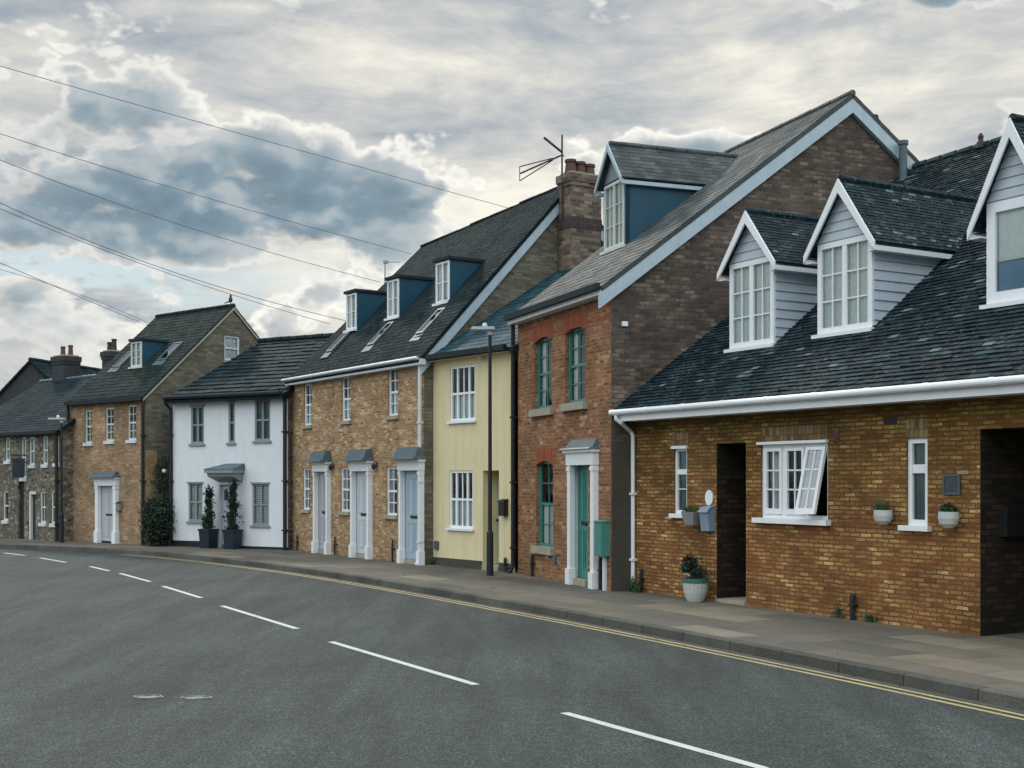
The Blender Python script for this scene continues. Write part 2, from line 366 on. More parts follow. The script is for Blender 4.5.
def lerp(a, b, t): return Vector(a)*(1-t) + Vector(b)*t
def tiles(p, P00, P10, P01, P11, gauge, tw, th, mat, name='roof', slab=.07, rng=random):
    """roof slope covered in single tiles: P00,P10 eave ends, P01,P11 ridge ends"""
    P00,P10,P01,P11 = map(Vector, (P00,P10,P01,P11))
    nrm = (P10-P00).cross(P01-P00).normalized()
    if nrm.z < 0: nrm = -nrm
    W = max((P10-P00).length, (P11-P01).length); H = max((P01-P00).length, (P11-P10).length)
    nr = max(1, round(H/gauge)); nc = max(1, round(W/tw)); mb = MB()
    def S(a, b, h): return lerp(lerp(P00,P10,a), lerp(P01,P11,a), b) + nrm*h
    for j in range(nr):
        b0 = j/nr; b1 = min(1.0, (j+1.15)/nr); sh = .5*(j % 2)
        rowr = rng.uniform(-.12,.12)
        for i in range(-1, nc+1):
            a0 = max(0, (i+sh)/nc); a1 = min(1, (i+1+sh)/nc)
            if a1 - a0 < 1e-4: continue
            ga = .003/W; h = th*rng.uniform(.75,1.25); hh = h + rng.uniform(-.1,.1)*th; bj = rng.uniform(-.02,.02)/nr if j else 0
            if rng.random() < .015: h += th*.7
            q = [S(a0+ga,b0+bj,h), S(a1-ga,b0+bj,hh), S(a1-ga,b1,.002), S(a0+ga,b1,.002)]
            r = min(1,max(0,rng.random()+rowr))
            mb.face(q, rnd=r)
            mb.face([S(a0+ga,b0+bj,-.004), S(a1-ga,b0+bj,-.004), q[1], q[0]], rnd=r*.5)
    a,b,c,d = S(0,0,-.001),S(1,0,-.001),S(1,1,-.001),S(0,1,-.001); dn = -nrm*slab
    mb.hexa([a+dn,b+dn,c+dn,d+dn,a,b,c,d], rnd=.2)
    return mb.build(name, mat, p)
def ridge(p, A, B, mat, r=.09, seg=.32):
    A, B = Vector(A), Vector(B); n = max(1, round((B-A).length/seg)); mb = MB()
    for i in range(n):
        a = lerp(A,B,i/n+.004); b = lerp(A,B,(i+1)/n-.002); k = random.uniform(.95,1.08)
        mb.tube([a, b], [r*k, r*k*1.04], 8)
    for i in range(len(mb.rnd)): mb.rnd[i] = random.uniform(.3,.8)
    return mb.build('ridge_tiles', mat, p)
def tubeobj(p, name, pts, r, mat, n=8):
    mb = MB(); mb.tube(pts, r, n); return mb.build(name, mat, p)
def boxobj(p, name, x0,x1,y0,y1,z0,z1, mat, lab=None):
    mb = MB(); mb.box(x0,x1,y0,y1,z0,z1); o = mb.build(name, mat, p)
    if lab: o['label'] = lab
    return o
def bend_pipe(p, name, u, v, z0, z1, r, mat, shoe=True, off=.0, offv=0):
    mb = MB(); pts = [(u,v,z0)] if not shoe else [(u,v-.10,z0+.02),(u,v-.02,z0+.10),(u,v,z0+.2)]
    if off or offv: pts += [(u,v,z1-.38),(u,v,z1-.3),(u+off*.5,v+offv*.5,z1-.2),(u+off,v+offv,z1-.1),(u+off,v+offv,z1)]
    else: pts += [(u,v,z1)]
    mb.tube(pts, r, 10)
    z = z0+.5
    while z < z1-.5:
        mb.box(u-r*1.35,u+r*1.35,v-r*1.2,v+r*1.5,z,z+.04); z += 1.3
    return mb.build(name, mat, p)

def window(p, r, mat, v=.07, cols=2, rows=2, sash=True, mullions=(), frame=.05, bar=.018, sill=None, sillmat=None,
           curtain=None, glass='glass', arch=0, sillh=.06, sillw=.05, head=None, axis='v', u=None, name='window'):
    """timber window in an opening r=(a0,a1,z0,z1); frame, panes, sill, curtain"""
    a0,a1,z0,z1 = r
    def B(mb, x0,x1,y0,y1,zz0,zz1):
        if axis == 'v': mb.box(x0,x1,y0,y1,zz0,zz1)
        else: mb.box(u-y1, u-y0, x0, x1, zz0, zz1)
    mb = MB(); f = frame; d0, d1 = v, v+.06
    B(mb,a0,a0+f,d0,d1,z0,z1); B(mb,a1-f,a1,d0,d1,z0,z1)
    B(mb,a0+f,a1-f,d0,d1,z1-f,z1); B(mb,a0+f,a1-f,d0,d1,z0,z0+f*1.2)
    zs = [z0+f*1.2, z1-f]
    if sash:
        zm = (z0+z1)/2; B(mb,a0+f,a1-f,d0+.012,d1-.002,zm-.025,zm+.025); zs = [z0+f*1.2, zm-.025, zm+.025, z1-f]
    xs = [a0+f]
    for m in mullions:
        c = a0+(a1-a0)*m; B(mb,c-f*.55,c+f*.55,d0+.004,d1-.004,z0+f*1.2,z1-f); xs += [c-f*.55, c+f*.55]
    xs.append(a1-f)
    lights = list(zip(xs[::2], xs[1::2]))
    cl = cols if isinstance(cols,(list,tuple)) else [cols]*len(lights)
    for (x0,x1), nc in zip(lights, cl):
        for k in range(1,nc):
            c = x0+(x1-x0)*k/nc; B(mb,c-bar/2,c+bar/2,d0+.018,d1-.014,zs[0],zs[-1])
        for q in range(0,len(zs),2):
            for k in range(1,rows):
                c = zs[q]+(zs[q+1]-zs[q])*k/rows; B(mb,x0,x1,d0+.0185,d1-.0145,c-bar/2,c+bar/2)
    if arch:   # shaped head board of an arched window
        n = 8
        for i in range(n):
            t0, t1 = i/n, (i+1)/n; xa, xb = a0+(a1-a0)*t0, a0+(a1-a0)*t1
            ha, hb = [z1+arch*math.sin(math.pi*t) for t in (t0,t1)]
            mb.hexa([(xa,d0-.004,z1),(xb,d0-.004,z1),(xb,d1,z1),(xa,d1,z1),(xa,d0-.004,ha),(xb,d0-.004,hb),(xb,d1,hb),(xa,d1,ha)])
    w = mb.build(name, mat, p)
    gp = MB(); y_ = d0+.033; pq = [(a0+f*.5,y_,z0+f*.5),(a1-f*.5,y_,z0+f*.5),(a1-f*.5,y_,z1-f*.5),(a0+f*.5,y_,z1-f*.5)]
    gp.face(pq if axis == 'v' else [(u-q[1],q[0],q[2]) for q in pq]); gp.build('pane', M[glass], w)
    if sill:
        s = MB(); B(s,a0-sillw,a1+sillw,-sill,d0+.01,z0-sillh,z0+.004); s.build('sill', sillmat or mat, w)
    if head:
        s = MB(); B(s,a0-.03,a1+.03,-.04,d0+.01,z1-.012,z1+.035); s.build('head_board', mat, w)
    if curtain:
        kind, cm = curtain; c = MB(); dd = d1+.008
        def pleat(x0,x1,za,zb):
            n = max(4,int((x1-x0)/.035))
            for i in range(n):
                xa, xb = x0+(x1-x0)*i/n, x0+(x1-x0)*(i+1)/n; ya, yb = dd+.02*(i%2), dd+.02*((i+1)%2)
                pts = [(xa,ya,za),(xb,yb,za),(xb,yb,zb),(xa,ya,zb)]
                if axis != 'v': pts = [(u-q[1],q[0],q[2]) for q in pts]
                c.face(pts)
        W = a1-a0; H = z1-z0
        if kind == 'full': pleat(a0,a1,z0,z1)
        elif kind == 'half': pleat(a0,a1,z0,z0+H*.5)
        elif kind == 'sides': pleat(a0,a0+W*.22,z0,z1); pleat(a1-W*.22,a1,z0,z1)
        elif kind == 'blind': B(c,a0,a1,dd,dd+.01,z1-H*.45,z1)
        elif kind == 'split':
            B(c,a0,a1,dd,dd+.01,z0+H*.42,z1); c2 = MB(); B(c2,a0,a1,dd,dd+.01,z0,z0+H*.41); c2.build('blind', M['sky_reflection'], w)  # lower board carries the painted blue sky reflection
        elif kind == 'slats':
            n = int(H/.05)
            for i in range(n): B(c,a0+.02,a1-.02,dd,dd+.03,z0+i*.05,z0+i*.05+.036)
        c.build('curtain', cm, w)
    return w

def archbrick(p, a0, a1, z, h, rise, mat, v=-.006, overlap=.03):
    """flat topped arch of rubbed bricks with a curved underside"""
    mb = MB(); n = 10; A0, A1 = a0-overlap*2, a1+overlap*2
    for i in range(n):
        t0,t1 = i/n,(i+1)/n; xa,xb = A0+(A1-A0)*t0, A0+(A1-A0)*t1
        la,lb = [z - rise + rise*math.sin(math.pi*t) for t in (t0,t1)]
        ta,tb = [z+h + rise*.5*math.sin(math.pi*t) for t in (t0,t1)]
        mb.hexa([(xa,v,la),(xb,v,lb),(xb,.115,lb),(xa,.115,la),(xa,v,ta),(xb,v,tb),(xb,.115,tb),(xa,.115,ta)])
    return mb.build('brick_arch', mat, p)

def panel_door(p, r, v, mat, panels='four', handle='right', hm=None, th=.05, lab=None, glazed=False):
    a0,a1,z0,z1 = r; mb = MB(); mb.box(a0,a1,v,v+th,z0,z1); W = a1-a0; H = z1-z0
    if panels != 'plank':
        for (xa,xb) in ((.14,.46),(.54,.86)):
            for (za,zb) in (((.08,.42),(.50,.92)) if panels == 'four' else ((.06,.28),(.36,.62),(.68,.94))):
                if glazed and zb > .9: continue
                X0,X1,Z0,Z1 = a0+W*xa,a0+W*xb,z0+H*za,z0+H*zb
                mb.box(X0,X1,v-.012,v-.001,Z0,Z0+.025); mb.box(X0,X1,v-.012,v-.001,Z1-.025,Z1)
                mb.box(X0,X0+.02,v-.0125,v-.001,Z0+.025,Z1-.025); mb.box(X1-.02,X1,v-.0125,v-.001,Z0+.025,Z1-.025)
    else:
        n = 5
        for i in range(n): mb.box(a0+W*i/n+.006,a0+W*(i+1)/n-.006,v-.01,v-.001,z0+.03,z1-.03)
    d = mb.build('door', mat, p)
    if lab: d['label'] = lab
    h = MB(); hx = a1-.09 if handle == 'right' else a0+.09; hz = z0+H*.47
    h.tube([(hx,v,hz),(hx,v-.05,hz)],.014,8); h.lathe((hx,v-.06,hz-.03),[(.01,0),(.03,.015),(.034,.03),(.03,.045),(.01,.06)],8)
    h.build('handle', hm or M['black'], d)
    l = MB(); l.box(a0+W*.32,a1-W*.32,v-.016,v-.002,z0+H*.46,z0+H*.49); l.build('letter_slot', hm or M['black'], d)
    if glazed:
        q = MB()
        for (xa,xb) in ((.16,.44),(.56,.84)): q.box(a0+W*xa,a0+W*xb,v-.008,v-.001,z0+H*.74,z0+H*.92)
        q.build('pane', M['slateplate'], d)
    return d

def surround(p, a0, a1, z1, mat, post=.12, proj=.12, lint=.26, canopy=True, cproj=.28, croof=.22, skew=0, plinth=.28, cmat=None, hood=.06):
    """classical door surround: two pilasters with plinth blocks, entablature and lead-covered hood"""
    mb = MB(); zt = z1-lint
    for x0 in (a0, a1-post):
        mb.box(x0,x0+post,-proj,-.002,plinth,zt); mb.box(x0-.025,x0+post+.025,-proj-.03,-.002,-.05,plinth)
        mb.box(x0-.012,x0+post+.012,-proj-.014,-.002,zt-.10,zt-.03)
    mb.box(a0-.02,a1+.02,-proj-.02,-.002,zt,z1-.05); mb.box(a0-.06,a1+.06,-proj-.07,-.002,z1-.05,z1)
    s = mb.build('door_surround', mat, p)
    if canopy:
        c = MB(); q = min(.10, cproj*.4)
        c.hexa([(a0-.10,-cproj,z1+.004),(a1+.08,-cproj,z1+.004),(a1+.08,-.002,z1+.004),(a0-.10,-.002,z1+.004),
                (a0-.07,-cproj+.03,z1+hood),(a1+.06,-cproj+.03,z1+hood),(a1+.06,-.002,z1+hood),(a0-.07,-.002,z1+hood)])
        c.hexa([(a0-.01,-cproj+q,z1+hood),(a1+.02,-cproj+q,z1+hood),(a1+.02,-.004,z1+hood),(a0-.01,-.004,z1+hood),
                (a0+.03,-cproj+q+.08,z1+croof),(a1-.01,-cproj+q+.08,z1+croof),(a1-.01,-.004,z1+croof+.02),(a0+.03,-.004,z1+croof+.02)])
        c.build('lead_hood', cmat or M['lead'], s)
    return s

def dormer_gabled(p, F, v, a0, a1, zb, ze, zapex, roofz, slope, v0, mats, win, over=.16, over_f=.22, gauge=.1, tw=.165, clap=True, fr=None, barge=.10, th=.012, winrect=None, **wk):
    """front-gabled dormer: cheeks and gablet, roof, bargeboards, window; runs back until it meets the main roof"""
    def meet(z): return v0 + (z-roofz)/slope
    am = (a0+a1)/2; mb = MB(); wr = winrect or (a0+.03,a1-.03,zb,ze)
    wm, rm, bm, cm = mats
    ve, va = meet(ze)+.1, meet(zapex)+.25
    if clap:      # overlapping boards
        nb = max(2, round((zapex-ze)/.13))
        for i in range(nb):
            z0 = ze+(zapex-ze)*i/nb; z1 = ze+(zapex-ze)*(i+1)/nb; k0 = 1-i/nb; k1 = 1-(i+1)/nb; h = (a1-a0)/2
            mb.hexa([(am-h*k0,v-.018,z0),(am+h*k0,v-.018,z0),(am+h*k0,v+.03,z0),(am-h*k0,v+.03,z0),(am-h*k1,v-.002,z1),(am+h*k1,v-.002,z1),(am+h*k1,v+.03,z1),(am-h*k1,v+.03,z1)])
        for sx, s in ((a1,1),(a0,-1)):
            z = zb-.3; n = 0
            while z < ze:
                z2 = min(z+.14, ze); vm = meet(z)+.25
                pa = [(sx-.03*s,v+.005,z),(sx+.020*s,v+.005,z),(sx+.020*s,vm,z),(sx-.03*s,vm,z),(sx-.03*s,v+.005,z2),(sx+.002*s,v+.005,z2),(sx+.002*s,vm+.2,z2),(sx-.03*s,vm+.2,z2)]
                mb.hexa(pa); z = z2
    else:
        gb = MB(); gb.prism([(a0+.03,ze+.01),(a1-.03,ze+.01),(am,zapex-.02)], 'v', v-.01, v+.02)
        zr = roofz+slope*(v-v0)-.05
        for sx in (a0,a1-.03): mb.prism([(v,zr),(v,ze),(ve,ze),(v+.1,zr)], 'u', sx, sx+.03)
    mb.box(a0,wr[0],v+.001,v+.08,zb-.02,ze); mb.box(wr[1],a1,v+.001,v+.08,zb-.02,ze); mb.box(a0+.03,a1-.03,v+.12,v+.13,zb,ze) if False else None
    mb.box(wr[0],wr[1],v+.001,v+.08,wr[3],ze) if wr[3] < ze-.01 else None
    d = mb.build('dormer', wm, p)
    if not clap: gb.build('gablet', M['greyframe'], d)
    s2 = (zapex-ze)/((a1-a0)/2); dz = over*s2; k = .05
    for s in (-1,1):   # two roof slopes, eave -> ridge
        ex = am + s*((a1-a0)/2+over); ez = ze - dz + k
        vE = meet(ez)+.15; vR = meet(zapex+k)+.3; vf = v-over_f
        if s > 0: o = tiles(d, (ex,vf,ez),(ex,vE,ez),(am,vf,zapex+k),(am,vR,zapex+k), gauge, tw, th, rm, 'dormer_roof', slab=.03)
        else: o = tiles(d, (ex,vE,ez),(ex,vf,ez),(am,vR,zapex+k),(am,vf,zapex+k), gauge, tw, th, rm, 'dormer_roof', slab=.03)
    ridge(d, (am,v-over_f+.01,zapex+k+.01), (am,meet(zapex+k)+.2,zapex+k+.01), rm, r=.055)
    bb = MB()
    for s in (-1,1):
        ex = am+s*((a1-a0)/2+over); ez = ze-dz; q = barge
        y0, y1 = v-over_f-.03, v-over_f
        P = [(ex,ez-q*.5),(ex,ez+k*.6+.02),(am,zapex+k*.6+.02),(am,zapex-q*1.1)]
        P = [(x,z) for x,z in P]
        bb.prism(P, 'v', y0, y1)
        # eave fascia and gutter along the cheek
        bb.box(min(ex-s*.03,ex-s*.001),max(ex-s*.03,ex-s*.001),v-over_f+.002,meet(ez)+.05,ez-.07,ez+.0)
        # soffit
        xs_ = sorted((am+s*((a1-a0)/2), ex-s*.03)); bb.box(xs_[0],xs_[1],v-over_f+.004,meet(ez)+.05,ez-.07,ez-.055)
    bb.build('bargeboard', bm, d)
    w = window(p=d, r=wr, mat=fr or M['white'], v=v-.02, **win)
    return d

def dormer_flat(p, v, a0, a1, zb, zt, roofz, slope, v0, cheekm, winm, win):
    def meet(z): return v0 + (z-roofz)/slope
    mb = MB()
    zr = roofz+slope*(v-v0)-.04
    for s,sx in ((-1,a0),(1,a1-.04)): mb.prism([(v,zr),(v,zt),(meet(zt)+.1,zt),(v+.1,zr)], 'u', sx, sx+.04)
    d = mb.build('dormer', cheekm, p)
    r = MB(); r.box(a0-.05,a1+.05,v-.08,meet(zt)+.25,zt,zt+.07); r.build('dormer_roof', M['fascia_dark'], d)
    window(d, (a0+.01,a1-.01,zb,zt-.02), winm, v=v-.03, **win)
    return d

def skylight(p, F, x0, x1, y0, y1, roofz, slope, v0, frame=.05):
    """(x0,y1) lower left, (x1,y0) upper right sight points on the roof"""
    a = F.roofhit(x0,y1,roofz,slope,v0); b = F.roofhit(x1,y0,roofz,slope,v0)
    return a, b
def sky_obj(p, u0, u1, va, vb, roofz, slope, v0):
    nz = Vector((0,-slope,1)).normalized()
    def P(u,v,h): return Vector((u, v, roofz+slope*(v-v0))) + nz*h
    mb = MB(); f = .04
    def slabp(ua,ub,a,b,h0,h1): mb.hexa([P(ua,a,h0),P(ub,a,h0),P(ub,b,h0),P(ua,b,h0),P(ua,a,h1),P(ub,a,h1),P(ub,b,h1),P(ua,b,h1)])
    slabp(u0,u0+f,va,vb,0,.05); slabp(u1-f,u1,va,vb,0,.05); slabp(u0+f,u1-f,va,va+f,0,.05); slabp(u0+f,u1-f,vb-f,vb,0,.05)
    o = mb.build('skylight', M['lead'], p)
    g2 = MB(); g2.hexa([P(u,v,h) for h in (.025,.035) for u,v in ((u0+f*.8,va+f*.8),(u1-f*.8,va+f*.8),(u1-f*.8,vb-f*.8),(u0+f*.8,vb-f*.8))]); g2.build('pane', M['glass_sky'], o)
    k = MB(); k.hexa([P(u,v,h) for h in (.012,.022) for u,v in ((u0-.05,va-.16),(u1+.05,va-.16),(u1+.05,va),(u0-.05,va))]); k.build('flashing', M['lead'], o)
    return o

def gable(p, mat, U, depth, zeave, zridge, sgn=-1, opens=(), name='gable_wall', vr=None, inset=0, base=-.3):
    vr = vr or depth/2; mb = MB()
    T = lambda a: zeave+(zridge-zeave)*(a/vr if a <= vr else (depth-a)/(depth-vr))
    wall(mb, SIDE(U-inset*(1 if sgn<0 else -1), sgn), 0, depth, base, T, list(opens), breaks=(vr,))
    return mb.build(name, mat, p)
def back(p, mat, u0, u1, depth, z):
    mb = MB(); mb.face([(u0,depth,-.3),(u1,depth,-.3),(u1,depth,z),(u0,depth,z)]); return mb.build('rear_wall', mat, p)
def innerbox(p, u0,u1,v0,v1,z0,z1):
    """dim rooms behind the windows: floor slab, back partition"""
    mb = MB(); mb.face([(u0,v1,z0),(u1,v1,z0),(u1,v1,z1),(u0,v1,z1)]); mb.face([(u0,v0,z0),(u1,v0,z0),(u1,v1,z0),(u0,v1,z0)])
    mb.face([(u0,v0,(z0+z1)/2),(u1,v0,(z0+z1)/2),(u1,v1,(z0+z1)/2),(u0,v1,(z0+z1)/2)]); mb.face([(u0,v0,z1),(u1,v0,z1),(u1,v1,z1),(u0,v1,z1)])
    return mb.build('interior', M['darkroom'], p)
def barge_rake(p, U, vr, zeave, zridge, depth, w, th, mat, lift=.0, vo=.3, out=1):
    """bargeboards up both rakes of a gable at u=U"""
    mb = MB(); s = (zridge-zeave)/vr
    k = w*math.sqrt(1+s*s)
    a = (-vo, zeave-vo*s+lift); b = (vr, zridge+lift)
    u0,u1 = sorted((U, U+out*th))
    mb.prism([(a[0],a[1]-k),(b[0],b[1]-k),(b[0],b[1]),(a[0],a[1])], 'u', u0, u1)
    c = (depth+vo, zeave-vo*s+lift)
    mb.prism([(b[0],b[1]-k),(c[0],c[1]-k),(c[0],c[1]),(b[0],b[1])], 'u', u0, u1)
    return mb.build('bargeboard', mat, p)
def stub(F, u, v, h, label, r=.028, cat='pipe', name='pipe_stub', g_='black pipe stubs at the foot of the house walls'):
    mb = MB(); mb.tube([(0,0,-.05),(0,0,h*.86),(0,.012,h)], [r,r,r*.9], 8); mb.box(-r*1.5,r*1.5,-r,r*2,h*.55,h*.6)
    return tag(mb.build(name, M['black'], None, F.w(u,v), F.rz), label, cat, g_)
def chimney(p, c, sx, sy, z0, z1, mat, pots, potm, ph=.35, pr=.13, band=None, rz=0, cap=None):
    """stack with corbelled courses and clay pots"""
    mb = MB(); x,y = c
    mb.box(x-sx/2,x+sx/2,y-sy/2,y+sy/2,z0,z1-.28); e = .05
    mb.box(x-sx/2-e*.5,x+sx/2+e*.5,y-sy/2-e*.5,y+sy/2+e*.5,z1-.28,z1-.18)
    mb.box(x-sx/2-e,x+sx/2+e,y-sy/2-e,y+sy/2+e,z1-.18,z1)
    o = mb.build('chimney', mat, p)
    if band:
        b = MB(); b.box(x-sx/2-.012,x+sx/2+.012,y-sy/2-.012,y+sy/2+.012,band[0],band[1]); b.build('brick_band', M['brick_dark'], o)
    fl = MB(); fl.box(x-sx/2+.02,x+sx/2-.02,y-sy/2+.02,y+sy/2-.02,z1,z1+.05); fl.build('flaunching', M['stone'], o)
    for (px,py,h) in pots:
        q = MB(); q.lathe((x+px,y+py,z1+.02),[(pr*1.15,0),(pr*1.1,.05),(pr,.08),(pr*.85,h-.08),(pr*1.02,h-.06),(pr*1.02,h),(pr*.75,h),(pr*.7,h-.1)],12); q.build('chimney_pot', potm, o)
    return o

# ================================================================== ground
def kp(x, y): Y = FL*(EYE+KERB)/(y-HZ); return Vector(((x-512)/FL*Y, Y))
kerb_px = [(1024,711),(912,688),(812,667.5),(737,652),(662,637.5),(587,623),(512,609.5),(450,598),(400,589.5),(350,581),(300,573),(225,563.5),(145,555),(70,550.8),(0,548.2)]
K = [Vector((9.6,-3.5)), Vector((7.6,2.5)), Vector((5.9,7.2))] + [kp(x,y) for x,y in kerb_px] + [Vector((-19.5,38.9)), Vector((-29,43.5)), Vector((-60,55))]
# smooth
def resample(P, step=.5):
    out = []
    n = len(P)
    for i in range(n-1):
        p0,p1,p2,p3 = P[max(i-1,0)],P[i],P[i+1],P[min(i+2,n-1)]
        m = max(1,int((p2-p1).length/step))
        for k in range(m):
            t = k/m; out.append(.5*((2*p1)+(p2-p0)*t+(2*p0-5*p1+4*p2-p3)*t*t+(3*p1-p0-3*p2+p3)*t**3))
    out.append(P[-1]); return out
KS = resample(K)
for _ in range(12): KS = [KS[0]]+[(KS[i-1]+KS[i]*2+KS[i+1])/4 for i in range(1,len(KS)-1)]+[KS[-1]]
S = [0]
for a,b in zip(KS,KS[1:]): S.append(S[-1]+(b-a).length)
NR = []
for i in range(len(KS)):
    d = (KS[min(i+1,len(KS)-1)]-KS[max(i-1,0)]).normalized(); NR.append(Vector((d.y,-d.x)))   # towards the houses
for i,n in enumerate(NR):
    if n.dot(Vector((1,.6))) < 0: NR[i] = -n

def asphalt():
    m, nt, b, out = newmat('asphalt')
    tc = nt.nodes.new('ShaderNodeTexCoord'); P = tc.outputs['Object']
    fine = noise(nt, P, 42, 5, .9); mid = noise(nt, P, 9, 5, .7); big = noise(nt, P, .35, 6, .6, .6)
    c = ramp(nt, [(.38,(.004,.008,.008)),(.5,(.024,.032,.030)),(.59,(.105,.124,.116))], fine).outputs[0]
    c = mixc(nt, 1, c, ramp(nt,[(.3,g(.62)),(.5,g(.95)),(.7,g(1.42))], mid).outputs[0], 'MULTIPLY')
    c = mixc(nt, 1, c, ramp(nt,[(.3,g(.80)),(.5,g(1.0)),(.7,g(1.16))], big).outputs[0], 'MULTIPLY')
    # long wheel tracks and smears following the road
    mp = nt.nodes.new('ShaderNodeMapping'); mp.inputs['Rotation'].default_value = (0,0,RD(-28)); mp.inputs['Scale'].default_value = (1.1,.16,1); nt.links.new(P, mp.inputs[0])
    st = noise(nt, mp.outputs[0], 1.6, 5, .65, .4)
    c = mixc(nt, 1, c, ramp(nt,[(.35,g(.74)),(.5,g(1)),(.66,g(1.36))], st).outputs[0], 'MULTIPLY')
    v = nt.nodes.new('ShaderNodeTexVoronoi'); v.feature = 'DISTANCE_TO_EDGE'; v.inputs['Scale'].default_value = .5
    wv = nt.nodes.new('ShaderNodeVectorMath'); wv.operation='MULTIPLY_ADD'; nn = nt.nodes.new('ShaderNodeTexNoise'); nn.inputs['Scale'].default_value = 1.5; nn.inputs['Detail'].default_value = 6; nt.links.new(P, nn.inputs['Vector'])
    nt.links.new(nn.outputs['Color'], wv.inputs[0]); wv.inputs[1].default_value = (.9,.9,0); nt.links.new(P, wv.inputs[2]); nt.links.new(wv.outputs[0], v.inputs['Vector'])
    cr = ramp(nt,[(.0,g(1)),(.011,g(0))], v.outputs['Distance']).outputs[0]
    cm = ramp(nt,[(.52,g(0)),(.62,g(.55))], noise(nt, P, .45, 3, .5)).outputs[0]
    c = mixc(nt, math_(nt,'MULTIPLY',cr,cm), c, (.03,.032,.033))
    nt.links.new(c, b.inputs['Base Color']); b.inputs['Roughness'].default_value = .85
    b.inputs['Specular IOR Level'].default_value = .35
    bump(nt, fine, b, .6, .006); return m
def paving():
    m, nt, b, out = newmat('paving')
    uv = nt.nodes.new('ShaderNodeUVMap'); uv.uv_map = 'UVMap'
    t = nt.nodes.new('ShaderNodeTexBrick'); nt.links.new(uv.outputs[0], t.inputs['Vector']); t.offset = .4
    for k,v in (('Color1',(0,0,0,1)),('Color2',(1,1,1,1)),('Mortar',(.2,.2,.2,1))): t.inputs[k].default_value = v
    for k,v in (('Scale',1),('Mortar Size',.006),('Mortar Smooth',.2),('Bias',0),('Brick Width',1.25),('Row Height',.62)): t.inputs[k].default_value = v
    sp = nt.nodes.new('ShaderNodeSeparateColor'); nt.links.new(t.outputs['Color'], sp.inputs[0])
    c = ramp(nt, [(0,(.070,.065,.056)),(.35,(.115,.098,.074)),(.6,(.088,.085,.073)),(.85,(.155,.128,.090)),(1,(.18,.158,.12))], sp.outputs[0]).outputs[0]
    c = mixc(nt, t.outputs['Fac'], c, (.045,.043,.038))
    n1 = noise(nt, uv.outputs[0], 60, 4, .7); n2 = noise(nt, uv.outputs[0], 1.6, 6, .65)
    c = mixc(nt, 1, c, ramp(nt,[(.3,g(.75)),(.7,g(1.25))], n1).outputs[0], 'MULTIPLY')
    c = mixc(nt, 1, c, ramp(nt,[(.3,g(.75)),(.7,g(1.2))], n2).outputs[0], 'MULTIPLY')
    nt.links.new(c, b.inputs['Base Color']); b.inputs['Roughness'].default_value = .85
    bump(nt, math_(nt,'SUBTRACT',math_(nt,'MULTIPLY',n1,.4),t.outputs['Fac']), b, .5, .005); return m
M['asphalt'] = asphalt(); M['paving'] = paving()
M['kerb'] = brick('kerb_stone', [(0,(.07,.07,.062)),(1,(.12,.115,.098))], (.02,.02,.018), bw=.92, rh=3, ms=.006, stain=.45, offset=0)
def paintmat(name, c, wear):
    m, nt, b, out = newmat(name); tc = nt.nodes.new('ShaderNodeTexCoord'); P = tc.outputs['Object']
    n = noise(nt, P, 38, 5, .8); n2 = noise(nt, P, 2.2, 4, .6)
    f = ramp(nt, [(wear-.10,g(1)),(wear+.08,g(0))], math_(nt,'ADD',math_(nt,'MULTIPLY',n,.7),math_(nt,'MULTIPLY',n2,.3))).outputs[0]
    nt.links.new(mixc(nt, f, c, (.09,.097,.094)), b.inputs['Base Color']); b.inputs['Roughness'].default_value = .7
    bump(nt, n, b, .4, .004); return m
M['linewhite'] = paintmat('road_paint_white', (.50,.52,.49), .40)
M['lineyellow'] = paintmat('road_paint_yellow', (.42,.34,.16), .44)
M['earth'] = plain('earth', (.10,.10,.07), .95, .3, .05)

mb = MB(); mb.face([(-900,-900,-.03),(900,-900,-.03),(900,1500,-.03),(-900,1500,-.03)]); tag(mb.build('ground', M['earth']), kind='structure')
mb = MB()       # road: from the kerb far over to the other side
for i in range(len(KS)-1):
    a, b = KS[i], KS[i+1]; na, nb_ = NR[i], NR[i+1]
    for k0,k1 in ((0,-3),(-3,-6),(-6,-9)):
        p = [a+na*k0,b+nb_*k0,b+nb_*k1,a+na*k1]; mb.face([(q.x,q.y,0) for q in p])
road = tag(mb.build('road', M['asphalt']), kind='structure')
mb = MB()       # forecourt on the camera's side of the road
far = [a+n*-8.9 for a,n in zip(KS,NR)]
for a,b in zip(far,far[1:]): mb.face([(a.x,a.y,-.004),(b.x,b.y,-.004),(b.x-60,b.y-20,-.004),(a.x-60,a.y-20,-.004)])
tag(mb.build('road_verge', M['asphalt']), kind='structure')
mb = MB()       # kerb
for i in range(len(KS)-1):
    a,b,na,nb_ = KS[i],KS[i+1],NR[i],NR[i+1]; s0,s1 = S[i],S[i+1]; w = .14
    A = lambda q,z: (q.x,q.y,z)
    mb.face([A(a,-.02),A(b,-.02),A(b+nb_*.012,KERB-.015),A(a+na*.012,KERB-.015)], uv=[(s0,0),(s1,0),(s1,.1),(s0,.1)])
    mb.face([A(a+na*.012,KERB-.015),A(b+nb_*.012,KERB-.015),A(b+nb_*.03,KERB),A(a+na*.03,KERB)], uv=[(s0,.1),(s1,.1),(s1,.12),(s0,.12)])
    mb.face([A(a+na*.03,KERB),A(b+nb_*.03,KERB),A(b+nb_*w,KERB),A(a+na*w,KERB)], uv=[(s0,.12),(s1,.12),(s1,.27),(s0,.27)])
tag(mb.build('kerb', M['kerb']), kind='structure')
mb = MB()       # pavement, runs under the house fronts
